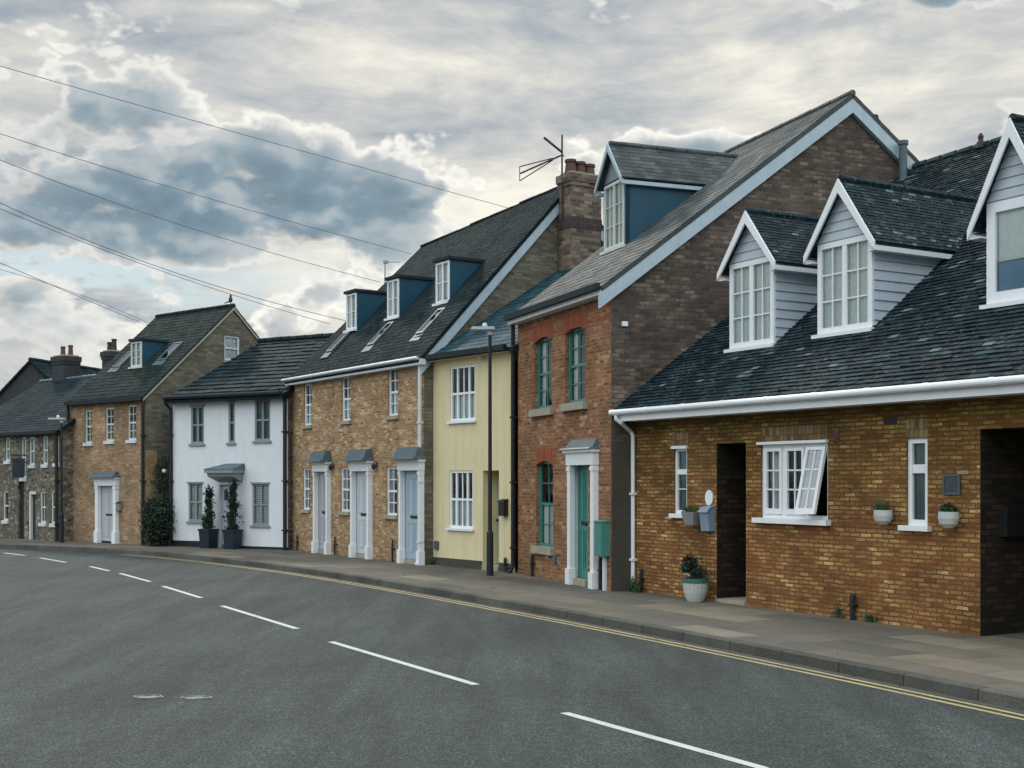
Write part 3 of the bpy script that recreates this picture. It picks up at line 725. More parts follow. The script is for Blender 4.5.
for i in range(len(KS)-1):
    a,b,na,nb_ = KS[i],KS[i+1],NR[i],NR[i+1]; s0,s1 = S[i],S[i+1]
    ks = [.14,1.4,2.8,4.4,6.5]
    for k0,k1 in zip(ks,ks[1:]):
        p = [a+na*k0,b+nb_*k0,b+nb_*k1,a+na*k1]
        mb.face([(q.x,q.y,KERB-.003) for q in p], uv=[(s0,k0),(s1,k0),(s1,k1),(s0,k1)])
tag(mb.build('pavement', M['paving']), kind='structure')
def stripe(o0, o1, z, i0=0, i1=None):
    m_ = MB()
    for i in range(i0, (i1 or len(KS)-1)):
        a,b,na,nb_ = KS[i],KS[i+1],NR[i],NR[i+1]; p = [a-na*o0,b-nb_*o0,b-nb_*o1,a-na*o1]
        m_.face([(q.x,q.y,z) for q in p])
    return m_
lim = next(i for i,k in enumerate(KS) if k.y > 27)
for o0,o1 in ((.13,.19),(.27,.33)):
    tag(stripe(o0,o1,.004,0,lim+14).build('yellow_line', M['lineyellow']), kind='structure')
mb = stripe(0,.10,.003); tag(mb.build('gutter_strip', plain('gutter_grit', (.06,.062,.055), .9, .4, 12, .3)), kind='structure')
dashes = [((564,713),(765,769)),((331,642),(476,685)),((222,606),(297,629)),((163,586.3),(201,598)),((120,573.5),(150,581.8)),((90,566.5),(109,571)),((40,558),(66,562.5)),((4,553),(25,555.6)),((900,806),(1200,890))]
for k,(p,q) in enumerate(dashes):
    a, b = kp(*p), kp(*q); d = (b-a).normalized(); n = Vector((-d.y,d.x))*.044; mb = MB(); m = 6
    for i in range(m):
        c0,c1 = a.lerp(b,i/m), a.lerp(b,(i+1)/m); mb.face([((c0+n).x,(c0+n).y,.004),((c1+n).x,(c1+n).y,.004),((c1-n).x,(c1-n).y,.004),((c0-n).x,(c0-n).y,.004)])
    tag(mb.build('lane_marking', M['linewhite']), kind='structure')
M['iron'] = plain('worn_cover_rim', (.16,.17,.165), .6, .5, 25, .5)
for (xa,xb,y) in ((131,166,697.5),(178,212,698.5)):       # two small worn covers set in the road
    a, b = kp(xa,y), kp(xb,y); c = (a+b)/2; w = (b-a).length/2
    mb = MB(); n = 14; rr = random.Random(int(xa))
    ring = [(c.x+w*math.cos(2*math.pi*i/n)*rr.uniform(.75,1.1), c.y+w*.62*math.sin(2*math.pi*i/n)*rr.uniform(.6,1.1)) for i in range(n)]
    mb.face([(x,y_,.004) for x,y_ in ring])
    for i in range(n):
        p,q = ring[i],ring[(i+1)%n]; mb.hexa([(c.x+(p[0]-c.x)*k,c.y+(p[1]-c.y)*k,z) if 0 else (c.x+(s[0]-c.x)*k,c.y+(s[1]-c.y)*k,z) for z in (.0,.012) for (s,k) in ((p,1),(q,1),(q,.86),(p,.86))])
    o = mb.build('road_cover', M['iron']); tag(o, 'worn metal access cover sunk in the asphalt, '+('left' if xa<150 else 'right')+' one of the pair', 'road cover', 'worn access covers in the road')

# ================================================================== BUNGALOW (long brick house on the right)
Pb = Vector((5.55,14.82)); db = Vector((-.4975,.8675)).normalized()
tL = 7.35
F = Fac(Pb+db*tL, Pb-db*4.6); FB = F
H = F.empty('brick_house', 'long low brick house with steep dark tiled roof and three white gabled dormers', 'house')
M['brick_recess_shade'] = brick('shade_darkened_brick', [(0,(.012,.011,.010)),(.6,(.040,.028,.018)),(1,(.085,.055,.03))], (.022,.018,.013), ms=.010)  # wall brick darkened, the shade of the recesses put into its colour
D = 10.2; ZE = 3.02; SL = .77; V0 = -.36      # eave height of tiles, slope, eave line
RZ = F.roofhit(906,175,ZE,SL,V0); RZ2 = F.roofhit(996,134,ZE,SL,V0)
u1 = F.len
w1 = F.rect(674,687,448,514); w2 = F.rect(761,828,443,519); w3 = F.rect(906.5,927.5,438,526)
dr = F.rect(716.5,746,443,602); dr = (dr[0],dr[1],-.3,dr[3]); pg = (F.U(980), F.U(980)+2.3, -.3, F.Z(981,429))
mb = MB(); wall(mb, FRONT, 0, u1, -.3, 3.0, [w1,w2,w3,(*dr,1.6),(*pg,3.2)], .10)
mb.build('front_wall', M['brick_bung'], H)
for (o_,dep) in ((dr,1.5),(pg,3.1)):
    mb = MB(); mb.box(o_[0]+.002,o_[0]+.006,.006,dep,-.2,o_[3]-.002); mb.box(o_[1]-.006,o_[1]-.002,.006,dep,-.2,o_[3]-.002); mb.box(o_[0]+.007,o_[1]-.007,.006,dep,o_[3]-.006,o_[3]-.002); mb.build('recess_shade_lining', M['brick_recess_shade'], H)  # thin liners added to darken the reveals like deep shade
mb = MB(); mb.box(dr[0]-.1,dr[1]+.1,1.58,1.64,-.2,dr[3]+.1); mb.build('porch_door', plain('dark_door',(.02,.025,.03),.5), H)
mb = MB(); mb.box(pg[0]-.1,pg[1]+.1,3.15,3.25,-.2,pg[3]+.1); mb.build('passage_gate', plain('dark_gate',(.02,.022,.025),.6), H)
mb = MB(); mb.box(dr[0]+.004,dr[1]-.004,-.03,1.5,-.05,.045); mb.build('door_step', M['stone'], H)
innerbox(H, .1, dr[0]-.05, .3, 2.8, .0, 2.9); innerbox(H, dr[1]+.05, pg[0]-.05, .3, 2.8, .0, 2.9)
# roof
def RP(u, v): return (u, v, ZE+SL*(v-V0))
cv_ = Vector((1.65,20.79))-F.L; uc = cv_.dot(F.ud)+.03
tiles(H, (uc-.02,V0,ZE), (u1,V0,ZE), (-.05,RZ[1]+.12,ZE+SL*(RZ[1]+.12-V0)), (u1,RZ2[1]+.2,ZE+SL*(RZ2[1]+.2-V0)), .105, .165, .022, M['tile_bung'])
ra = RP(RZ[0]-2.8, RZ[1]+.1); 
# rear slope
mb = MB(); mb.face([RP(-.05,RZ[1]+.12), RP(u1,RZ2[1]+.2), (u1,D,2.9), (-.05,D,2.9)]); mb.build('rear_roof', M['tile_bung'], H)
ridge(H, RP(0,RZ[1]+.12), RP(u1,RZ2[1]+.2), M['tile_bung'], .08)
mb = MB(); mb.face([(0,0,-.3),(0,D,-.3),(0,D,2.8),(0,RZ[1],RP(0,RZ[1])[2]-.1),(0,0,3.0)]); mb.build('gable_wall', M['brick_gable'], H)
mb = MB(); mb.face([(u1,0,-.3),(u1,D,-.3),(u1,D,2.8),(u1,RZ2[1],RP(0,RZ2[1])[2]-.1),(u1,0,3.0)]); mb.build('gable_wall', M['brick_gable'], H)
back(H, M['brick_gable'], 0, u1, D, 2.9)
# eaves: white fascia, soffit and half-round gutter
mb = MB(); mb.box(uc,u1,V0+.015,V0+.04,ZE-.20,ZE-.045); mb.box(uc,u1,V0+.04,-.002,ZE-.195,ZE-.18); mb.build('fascia', M['white'], H)
mb = MB(); mb.tube([(uc,V0-.04,ZE-.05),(u1,V0-.04,ZE-.05)], .046, 12)
for k in range(13):
    uu = .2+k*.95
    if uu < u1: mb.tube([(uu,V0-.04,ZE-.05),(uu+.07,V0-.04,ZE-.05)], .051, 12)
mb.build('gutter', M['white'], H)
ud = F.U(635.5); 
mb = MB(); r_=.036
gu = F.U(617, V0)
gu = uc+.10
mb.tube([(gu,V0-.045,ZE-.10),(gu,V0-.04,ZE-.16),(gu+.04,V0+.02,ZE-.22),(ud-.04,-.07,ZE-.36),(ud,-.05,ZE-.42),(ud,-.05,.12),(ud,-.10,.04)], r_, 10)
for z in (.5,1.6): mb.box(ud-.05,ud+.05,-.10,-.002,z,z+.04)
mb.build('downpipe', M['white'], H)
# window A: narrow two pane
window(H, w1, M['white'], v=.03, cols=1, rows=1, sash=False, sill=.07, head=True, curtain=('full',M['frosted']))
mb = MB(); a0,a1,z0,z1 = w1
mb.box(a0+.05,a1-.05,.035,.088,z0+(z1-z0)*.60,z0+(z1-z0)*.68); mb.build('transom', M['white'], H); mb=MB(); mb.box(a0+.05,a1-.05,.045,.085,z0+(z1-z0)*.37,z0+(z1-z0)*.385); mb.build('glazing_bar', M['white'], H)
# window C: narrow with top light
window(H, w3, M['white'], v=.03, cols=1, rows=1, sash=False, frame=.065, sill=.08, sillw=.07, curtain=('full',M['frosted']))
mb = MB(); a0,a1,z0,z1 = w3; mb.box(a0+.07,a1-.07,.032,.088,z0+(z1-z0)*.60,z0+(z1-z0)*.70); mb.build('transom', M['white'], H)
# window B: three lights, the right one a hopper swung open at the foot
a0,a1,z0,z1 = w2
wb = MB(); f = .055
wb.box(a0,a0+f,.03,.09,z0,z1); wb.box(a1-f*.8,a1,.03,.09,z0,z1); wb.box(a0+f,a1-f*.8,.03,.09,z1-f,z1); wb.box(a0+f,a1-f*.8,.03,.09,z0,z0+f)
W3 = (a1-a0)/3
for k in (1,2): wb.box(a0+W3*k-.03,a0+W3*k+.03,.032,.088,z0+f,z1-f)
def casement(mb, x0,x1,zz0,zz1,y0,y1,T=lambda p:p):
    s=.05
    for q in ((x0,x0+s,zz0,zz1),(x1-s,x1,zz0,zz1),(x0+s,x1-s,zz0,zz0+s*1.6),(x0+s,x1-s,zz1-s,zz1)):
        mb.hexa([T(p) for p in ((q[0],y0,q[2]),(q[1],y0,q[2]),(q[1],y1,q[2]),(q[0],y1,q[2]),(q[0],y0,q[3]),(q[1],y0,q[3]),(q[1],y1,q[3]),(q[0],y1,q[3]))])
    xm=(x0+x1)/2; b=.011
    bars=[(xm-b,xm+b,zz0+s*1.6,zz1-s)]+[(x0+s,x1-s,zz0+s*1.6+(zz1-zz0-s*2.6)*k/3-b,zz0+s*1.6+(zz1-zz0-s*2.6)*k/3+b) for k in (1,2)]
    for q in bars:
        mb.hexa([T(p) for p in ((q[0],y0+.01,q[2]),(q[1],y0+.01,q[2]),(q[1],y1-.01,q[2]),(q[0],y1-.01,q[2]),(q[0],y0+.01,q[3]),(q[1],y0+.01,q[3]),(q[1],y1-.01,q[3]),(q[0],y1-.01,q[3]))])
for k in (0,1): casement(wb, a0+W3*k+.035+(.02 if k==0 else 0), a0+W3*(k+1)-.032, z0+f+.004, z1-f-.004, .012,.055)
win = wb.build('window', M['white'], H)
gp = MB(); gp.face([(a0+.03,.047,z0+.03),(a0+2*W3,.047,z0+.03),(a0+2*W3,.047,z1-.03),(a0+.03,.047,z1-.03)]); gp.build('pane', M['glass'], win)
ang = RD(13); zt = z1-f
def TT(p):
    y = p[1]-.03; z = p[2]-zt
    return (p[0], .02 + y*math.cos(ang)+z*math.sin(ang), zt - y*0 + z*math.cos(ang) - y*math.sin(ang)*0)
cs = MB(); casement(cs, a0+2*W3+.035, a1-.04, z0+f+.004, z1-f-.004, .0,.045,TT); op = cs.build('open_casement', M['white'], win)
gp = MB(); x0_,x1_=a0+2*W3+.07,a1-.08
gp.hexa([TT(p) for y in (0,) for p in ((x0_,.02,z0+f+.05),(x1_,.02,z0+f+.05),(x1_,.026,z0+f+.05),(x0_,.026,z0+f+.05),(x0_,.02,z1-f-.03),(x1_,.02,z1-f-.03),(x1_,.026,z1-f-.03),(x0_,.026,z1-f-.03))]); gp.build('open_pane', M['glass_sky'], win)
s = MB(); s.box(a0-.09,a1+.06,-.10,.04,z0-.07,z0+.002); s.build('sill', M['white'], win)
s = MB(); s.box(a0-.05,a1+.01,-.05,.04,z1-.01,z1+.03); s.build('head_board', M['white'], win)
s = MB()
for k in range(12): s.face([(a0+.03+k*.018,.14+.02*(k%2),z0),(a0+.03+(k+1)*.018,.14+.02*((k+1)%2),z0),(a0+.03+(k+1)*.018,.14+.02*((k+1)%2),z1),(a0+.03+k*.018,.14+.02*(k%2),z1)])
s.build('curtain', M['curtain'], win)
def lintel(x0,x1,yt,yb): a = F.rect(x0,x1,yt,yb); boxobj(H,'soldier_lintel',a[0],a[1],-.004,.05,a[2],a[3],M['brick_soldier'])
r2 = F.rect(764,828,426,441.5); boxobj(H,'soldier_lintel',w2[0]+.02,w2[1]-.02,-.004,.02,w2[3]+.04,r2[3],M['brick_soldier'])
boxobj(H,'soldier_lintel',w3[0]-.01,w3[1]+.01,-.004,.02,w3[3]+.006,F.Z(916,419),M['brick_soldier'])
boxobj(H,'soldier_lintel',w1[0]-.05,w1[1]+.05,-.004,.02,w1[3]+.04,w1[3]+.24,M['brick_soldier'])
r = F.rect(833.5,839.5,431,441)
mb = MB(); mb.box(r[0],r[1],-.01,.01,r[2],r[3])
for k in range(4): mb.box(r[0]+.01,r[1]-.01,-.018,-.010,r[2]+.02+k*(r[3]-r[2]-.03)/4,r[2]+.035+k*(r[3]-r[2]-.03)/4)
mb.build('air_brick', M['terracotta'], H)
r = F.rect(884,897,417,424)
boxobj(H,'air_brick',r[0],r[1],-.008,.01,r[2],r[3],M['black'])
# dormers
vdm = F.roofhit(845,332,ZE,SL,V0)[1]
def bdorm(x0,x1,yb,ye,xapex,yapex,v,win,over=.15,xw=None):
    a0,a1 = F.U(x0,v),F.U(x1,v); xm=(x0+x1)/2
    zb,ze = F.Z(xm,yb,v),F.Z(xm,ye,v); za = F.Z(xapex,yapex,v-.2)
    return dormer_gabled(H,F,v,a0,a1,zb,ze,za,ZE,SL,V0,(M['clap'],M['tile_bung'],M['white'],None),win,over=over,over_f=.12,winrect=(a0+.01,a1-.01,zb,ze-.02),barge=.13)
W6 = dict(cols=[2,2],rows=3,sash=False,mullions=(.5,),frame=.08,bar=.02,sill=.05,sillh=.05,curtain=('full',M['curtain']),glass='glass')
def withsill(v,w): w = dict(w); w['sill'] = -(v-.10); return w
va = F.roofhit(752,347,ZE,SL,V0)[1]
bdorm(730,775,347,259,744,213,va,withsill(va,W6))
bdorm(818,873.5,332,238,837,181,vdm,withsill(vdm,W6))
W7 = dict(cols=[1],rows=1,sash=False,frame=.13,sill=.05,sillh=.05,curtain=('split',M['curtain']),glass='glass')
v3 = F.roofhit(987,306,ZE,SL,V0)[1]
a0 = F.U(987,v3); am = F.U(1017,v3); a1 = 2*am-a0; zb = F.Z(987,306,v3); ze = F.Z(987,203,v3); za = F.Z(1016,118,v3-.2)
dormer_gabled(H,F,v3,a0,a1,zb,ze,za,ZE,SL,V0,(M['clap'],M['tile_bung'],M['white'],None),withsill(v3,W7),over=.19,over_f=.12,winrect=(a0+.01,a1-.01,zb,ze-.02),barge=.17)
# flue, ridge finial
fu = F.roofhit(907,176,ZE,SL,V0)
mb = MB(); mb.tube([(fu[0],fu[1]-.1,fu[2]-.3),(fu[0],fu[1]-.1,fu[2]+.55)],.075,12); mb.tube([(fu[0],fu[1]-.1,fu[2]+.55),(fu[0],fu[1]-.1,fu[2]+.62)],.095,12); mb.build('flue_pipe', M['lead'], H)
tq=(RZ2[0]+.05)/(u1+.05); q = RP(RZ2[0],(RZ[1]+.12)*(1-tq)+(RZ2[1]+.2)*tq-.05); mb = MB(); mb.lathe((q[0],q[1],q[2]),[(.09,0),(.07,.1),(.04,.14),(.05,.2),(.02,.26)],8); mb.build('ridge_finial', M['pot_dark'], H)
# things on and by the bungalow wall
def bowl(x0,x1,y0,y1,label,seed,plant):
    r = F.rect(x0,x1,y0,y1,-.13); Yd=F.w((r[0]+r[1])/2,-.13)[1]; rad=(x1-x0)/2*Yd/FL*1.0; h=r[3]-r[2]; c=(r[0]+r[1])/2
    t = thing('wall_planter',label,'planter',F.w(c,-.13,r[2]),F.rz,'pale bowls fixed to the brick wall')
    b = MB(); b.lathe((0,0,0),[(rad*.45,0),(rad*.85,h*.25),(rad,h*.6),(rad*.96,h),(rad*.88,h),(rad*.85,h*.9)],18,1,.8); 
    b.build('bowl',M['planter'],t); l = MB(); rg=random.Random(seed)
    s_=MB(); s_.lathe((0,0,h*.85),[(rad*.84,0),(rad*.84,.01)],14,1,.8); s_.build('soil',M['soil'],t)
    for i in range(140 if plant=='spiky' else 420):
        a = rg.uniform(0,6.28); q=rg.random()**.5*rad*.8; x,y=q*math.cos(a),q*math.sin(a)*.8
        if plant=='spiky':
            L=rg.uniform(.08,.2); dx,dy=rg.gauss(-.03,.06),rg.gauss(0,.05); l.face([(x-.006,y,h*.9),(x+.006,y,h*.9),(x+dx,y+dy,h*.9+L)],rnd=rg.random())
        else:
            z=h*.95+rg.uniform(0,.1)*(1-(q/rad)**2)+.01; d=rg.uniform(.012,.025); b2=rg.uniform(-1,1)*d
            l.face([(x-d,y,z-b2),(x,y-d,z+b2),(x+d,y,z+b2),(x,y+d,z-b2)],rnd=rg.random())
    l.build('plant',M['leaf'],t)
bowl(873,893.4,510,524.5,'pale stone bowl with spiky herbs on brick wall left of the slim white window',3,'spiky')
bowl(937.5,960,511.7,528,'pale stone bowl with low clipped green plant below the square slate plaque',4,'mound')
r = F.rect(944,961,474.5,494.5)
mb = MB(); w_,h_=r[1]-r[0],r[3]-r[2]; mb.box(-w_/2,w_/2,-.02,-.002,0,h_); 
pl = mb.build('wall_plaque',M['slateplate'],None,F.w((r[0]+r[1])/2,0,r[2]),F.rz); tag(pl,'square dark slate plaque fixed to brick wall above the round planter','plaque')
mb = MB(); b_=.02
for q in ((-w_/2,w_/2,0,b_),(-w_/2,w_/2,h_-b_,h_)): mb.box(q[0],q[1],-.028,-.020,q[2],q[3])
for q in ((-w_/2,-w_/2+b_),(w_/2-b_,w_/2)): mb.box(q[0],q[1],-.028,-.020,b_,h_-b_)
mb.build('plaque_rim',M['lead'],pl)
r = F.rect(706,713.5,490,505.5); mb = MB(); cx_,cz_=(r[0]+r[1])/2,(r[2]+r[3])/2; A_,B_=(r[1]-r[0])/2,(r[3]-r[2])/2
mb.prism([(A_*math.cos(t*math.pi/10),B_*math.sin(t*math.pi/10)) for t in range(20)],'v',-.02,-.002)
tag(mb.build('house_number_plate',M['white'],None,F.w(cx_,0,cz_),F.rz),'small oval white plate on brick wall above the letter box','plate')
r = F.rect(699.5,712,507,531,-.1); t = thing('letter_box','blue grey wall letter box with sloping lid beside the dark doorway','letter box',F.w((r[0]+r[1])/2,0,r[2]),F.rz)
w_,h_=(r[1]-r[0])*.33,r[3]-r[2]
mb = MB(); mb.prism([(-.003,0),(-.003,h_),(-.10,h_*.96),(-.15,h_*.80),(-.11,0)],'u',-w_,w_); mb.build('box',M['mailbox'],t)
mb = MB(); mb.prism([(-.002,h_+.004),(-.002,h_+.02),(-.11,h_*.99),(-.175,h_*.78),(-.165,h_*.76),(-.10,h_*.97)],'u',-w_-.012,w_+.012); mb.build('lid',M['mailbox'],t)
r = F.rect(686.5,699,512,525,-.1); t = thing('wall_planter','dark grey trough of trailing leaves on brick wall left of the letter box','planter',F.w((r[0]+r[1])/2,-.11,r[2]),F.rz)
w_,h_=(r[1]-r[0])/2,r[3]-r[2]
mb = MB(); mb.hexa([(-w_*.7,-.07,0),(w_*.7,-.07,0),(w_*.7,.1,0),(-w_*.7,.1,0),(-w_,-.1,h_),(w_,-.1,h_),(w_,.1,h_),(-w_,.1,h_)]); mb.build('trough',M['planter_dk'],t)
mb = MB(); mb.leaves((-.05,0,h_+.03),(w_*1.2,.1,.08),260,.04,8,random.Random(5)); mb.build('plant',M['leaf'],t)
# big pot on the pavement
r = F.rect(683.5,707.5,577,600,-.28); c_=(r[0]+r[1])/2; R_=12*20/FL*1.0; h_=r[3]-r[2]
t = thing('plant_pot','ribbed grey pot with green rim and leafy shrub standing on the pavement','pot',F.w(c_,-.28,0),F.rz)
h_ = F.Z(695,578,-.28)
mb = MB(); n=36; prof=[(.62,0),(.74,.15),(.88,.4),(.97,.7),(1.0,.86)]
rings=[[(R_*p*(1+.03*(k%2))*math.cos(2*math.pi*k/n),R_*p*(1+.03*(k%2))*math.sin(2*math.pi*k/n),h_*z) for k in range(n)] for p,z in prof]
for a,b in zip(rings,rings[1:]):
    for k in range(n): mb.face([a[k],a[(k+1)%n],b[(k+1)%n],b[k]])
mb.face(rings[0][::-1]); mb.build('pot_body',M['planter'],t)
mb = MB(); mb.lathe((0,0,h_*.8),[(R_*1.0,0),(R_*1.08,.01),(R_*1.08,h_*.2),(R_*.95,h_*.2),(R_*.93,h_*.1)],24); mb.build('pot_rim',plain('green_glaze',(.03,.14,.09),.4),t)
mb = MB(); mb.lathe((0,0,h_*.9),[(R_*.93,0),(R_*.93,.01)],20); mb.build('soil',M['soil'],t)
mb = MB(); mb.leaves((-.10,0,h_+.15),(.19,.19,.17),1700,.05,14,random.Random(8)); mb.leaves((.12,0,h_+.10),(.12,.12,.10),160,.035,7,random.Random(9)); mb.build('shrub',M['leaf_dark'],t)
mb = MB(); rg=random.Random(12)
for k in range(14): x=rg.uniform(0,.2); mb.tube([(x,rg.uniform(-.08,.08),h_*.9),(x+rg.uniform(-.05,.08),rg.uniform(-.1,.1),h_+rg.uniform(.1,.22))],.003,4)
mb.build('twig',M['soil'],t)
stub(F, F.U(852.5,-.06), -.06, F.Z(852,594,-.06), 'black pipe stub against brick wall below the gap between window and herb bowl', .035)
stub(F, F.U(641,-.05), -.05, F.Z(641,569,-.05), 'black pipe stub beside white downpipe at left end of the long brick wall', .025)
# black box inside the passage
h1 = F.hit(1000,508,u=pg[0]); h2 = F.hit(1019,536,u=pg[0])
mb = MB(); v0_,v1_ = sorted((h1[1],h2[1])); mb.box(.003,.10,-(v1_-v0_)/2,(v1_-v0_)/2,0,abs(h1[2]-h2[2])); mb.box(.10,.115,-(v1_-v0_)/2-.01,(v1_-v0_)/2+.01,abs(h1[2]-h2[2])*.8,abs(h1[2]-h2[2])+.01)
tag(mb.build('wall_box',M['black'],None,F.w(pg[0],(v0_+v1_)/2,min(h1[2],h2[2])),F.rz),'black box on the brick side wall inside the dark passage','box')

def weeds(F,u,v,wid,n,label,h=.12,mat='leaf_weed',seed=1,name='weeds'):
    mb = MB(); rg=random.Random(seed)
    mb.leaves((0,0,h*.5),(wid,.06,h*.6),n,.045,8,rg)
    for i in range(n//6):
        x=rg.uniform(-wid,wid); y=rg.uniform(-.04,.04); L=rg.uniform(.4,1.2)*h; mb.face([(x-.006,y,0),(x+.006,y,0),(x+rg.gauss(0,.04),y+rg.gauss(0,.03),L)],rnd=rg.random())
    return tag(mb.build(name,M[mat],None,F.w(u,v,0),F.rz),label,'weeds','weeds at the foot of the walls')
weeds(F,F.U(870,-.06),-.06,.18,90,'sparse weeds against brick wall right of the black pipe stub',.10,seed=21)
weeds(F,F.U(838,-.04),-.04,.14,70,'thin weeds against brick wall below the big white window',.16,seed=22)

# ================================================================== VICTORIAN red brick house
F = Fac((.12,24.85),(1.65,20.79)); FV = F
H = F.empty('brick_house', 'tall red brick house with teal sash windows and teal front door', 'house')
zE = 5.07; vr = 4.725; zR = 6.78+EYE; Dp = 2*vr; L_ = F.len
w1=F.rect(534.5,552.3,337,409); w2=F.rect(565.5,585.3,327,403); w3=F.rect(536.2,553,461,547); d1=F.rect(573,588,462.5,577)
d1=(d1[0],d1[1],.0,d1[3])
mb=MB(); wall(mb,FRONT,0,L_,-.3,zE,[w1,w2,w3,(d1[0],d1[1],-.3,d1[3],.13)],.14); mb.build('front_wall',M['brick_vic'],H)
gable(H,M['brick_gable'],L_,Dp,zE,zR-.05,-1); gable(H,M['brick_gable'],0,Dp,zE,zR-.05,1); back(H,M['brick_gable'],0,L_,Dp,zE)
mb=MB(); k_=.62/ (zR-zE)*vr
mb.box(L_+.003,L_+.02,.012,.60,-.2,2.5); mb.build('rendered_return',M['olive'],H)
innerbox(H,.2,L_-.2,.5,3,0,4.9)
sl=(zR-zE)/vr; vo=.22
tiles(H,(-.06,-vo,zE-vo*sl+.14),(L_+.10,-vo,zE-vo*sl+.14),(-.06,vr,zR+.14),(L_+.10,vr,zR+.14),.19,.26,.010,M['tile_vic'])
tiles(H,(L_+.10,Dp+vo,zE-vo*sl+.14),(-.06,Dp+vo,zE-vo*sl+.14),(L_+.10,vr,zR+.14),(-.06,vr,zR+.14),.25,.5,.008,M['tile_vic'],'rear_roof')
ridge(H,(-.06,vr,zR+.16),(L_+.10,vr,zR+.15),M['tile_vic'],.055)
barge_rake(H,L_+.004,vr,zE,zR,Dp,.20,.09,M['barge'],lift=.05,vo=.24)
mb=MB(); mb.box(-.05,L_+.0,-vo+.02,-.002,zE-.14,zE-.0); mb.build('fascia',M['white_old'],H)
mb=MB(); mb.box(-.05,L_+.0,-vo-.06,-vo+.018,zE-.06,zE+.05); mb.build('gutter',M['fascia_dark'],H)
bend_pipe(H,'downpipe',-.05,-.09,-.02,zE-.05,.042,M['black'])
for (r,ar) in ((w1,1),(w2,1),(w3,1)):
    window(H,r,M['teal'],v=.07,cols=2,rows=2,sash=True,frame=.055,sill=.09,sillmat=M['stone'],sillh=.13,sillw=.09,curtain=('sides' if r is not w3 else 'half',M['curtain']))
for r,h in ((w1,.22),(w2,.22),(w3,.22)): archbrick(H,r[0],r[1],r[3]-.0,h,.10,M['brick_arch'])
for yy in (307.5,319):
    z=F.Z(600,yy); boxobj(H,'brick_band',0.02,L_-.002,-.003,.01,z-.035,z+.035,M['brick_red'])
boxobj(H,'door_frame',d1[0]-.001,d1[0]+.05,-.02,.08,-.05,d1[3]+.001,M['white'])
panel_door(H,(d1[0]+.051,d1[1],.12,d1[3]),.07,M['teal'],'four','right',lab='teal panelled front door with black knob')
surround(H,F.U(567,-.1),F.U(593.2,-.1),F.Z(580,449.5,-.1),M['white'],post=.13,lint=.27,proj=.10,croof=.16,hood=.03,cproj=.22)
boxobj(H,'door_step',d1[0],d1[1],-.05,.2,-.1,.11,M['stone'])
ru=F.rect(594.8,607,522,556,-.1); boxobj(H,'pipe_casing',(ru[0]+ru[1])/2-.05,(ru[0]+ru[1])/2+.03,-.05,-.002,-.05,ru[2],M['white_old'])
t=thing('meter_cabinet','teal painted metal meter cabinet on brick wall right of the teal door','cabinet',F.w((ru[0]+ru[1])/2,0,ru[2]),F.rz); w_,h_=(ru[1]-ru[0])/2*.62,ru[3]-ru[2]
mb=MB(); mb.box(-w_,w_,-.15,-.002,0,h_); mb.build('cabinet',M['teal_pale'],t); mb=MB(); mb.box(-w_+.02,w_-.02,-.158,-.15,.02,h_-.02); mb.build('cabinet_door',M['teal_pale'],t)
mb=MB(); mb.prism([(-.17,h_),(-.17,h_+.012),(-.002,h_+.03),(-.002,h_)],'u',-w_-.015,w_+.015); mb.build('cabinet_lid',M['teal_pale'],t)
r=F.rect(552.8,556.2,555,563,-.02); boxobj(H,'vent_cover',r[0],r[1],-.04,-.002,r[2],r[3],M['lead'])
r=F.rect(595.5,598,509,516); boxobj(H,'entry_panel',r[0],r[1],-.025,-.002,r[2],r[3],M['black'])
stub(F,F.U(532,-.05),-.05,.42,'black pipe stub at the foot of the red brick wall below its ground floor window',.03)
stub(F,F.U(600,-.04),-.04,.55,'black pipe stub below the teal meter cabinet',.03)
# small white sensor on gable
h=F.hit(624,324,u=L_); boxobj(H,'wall_sensor',L_+.002,L_+.05,h[1]-.05,h[1]+.05,h[2]-.04,h[2]+.04,M['white'])
# dormer
Zr=zE+.14; vd=F.roofhit(614,250,Zr,sl,0)[1]
a0,a1=F.U(603.5,vd),F.U(626,vd); zb=F.Z(614,249,vd); ze=F.Z(614,181,vd); za=F.Z(613,143,vd-.15)
mats=(M['cheek'],M['tile_vic'],M['barge'],None)
dormer_gabled(H,F,vd,a0,a1,zb,ze,za,Zr,sl,0,mats,dict(cols=[2,2],rows=3,sash=False,mullions=(.5,),frame=.055,sill=-(vd-.09),sillh=.06,curtain=('full',M['curtain'])),over=.09,over_f=.13,gauge=.17,tw=.25,clap=False,fr=M['cream'],winrect=(a0+.06,a1-.06,zb,ze-.03),barge=.08,th=.008)
# small rear pot
h=F.roofhit(880,118,zR+.14,-sl,vr) if False else None
mb=MB(); pv=5.45; mb.lathe((L_-.3,pv,zR-(pv-vr)*sl+.05),[(.10,0),(.08,.1),(.08,.34),(.10,.36),(.09,.42)],8); mb.build('vent_pot',M['pot_dark'],H)
weeds(F,L_+.22,.30,.17,420,'bright green weeds in the corner beside the white downpipe',.2,seed=2)

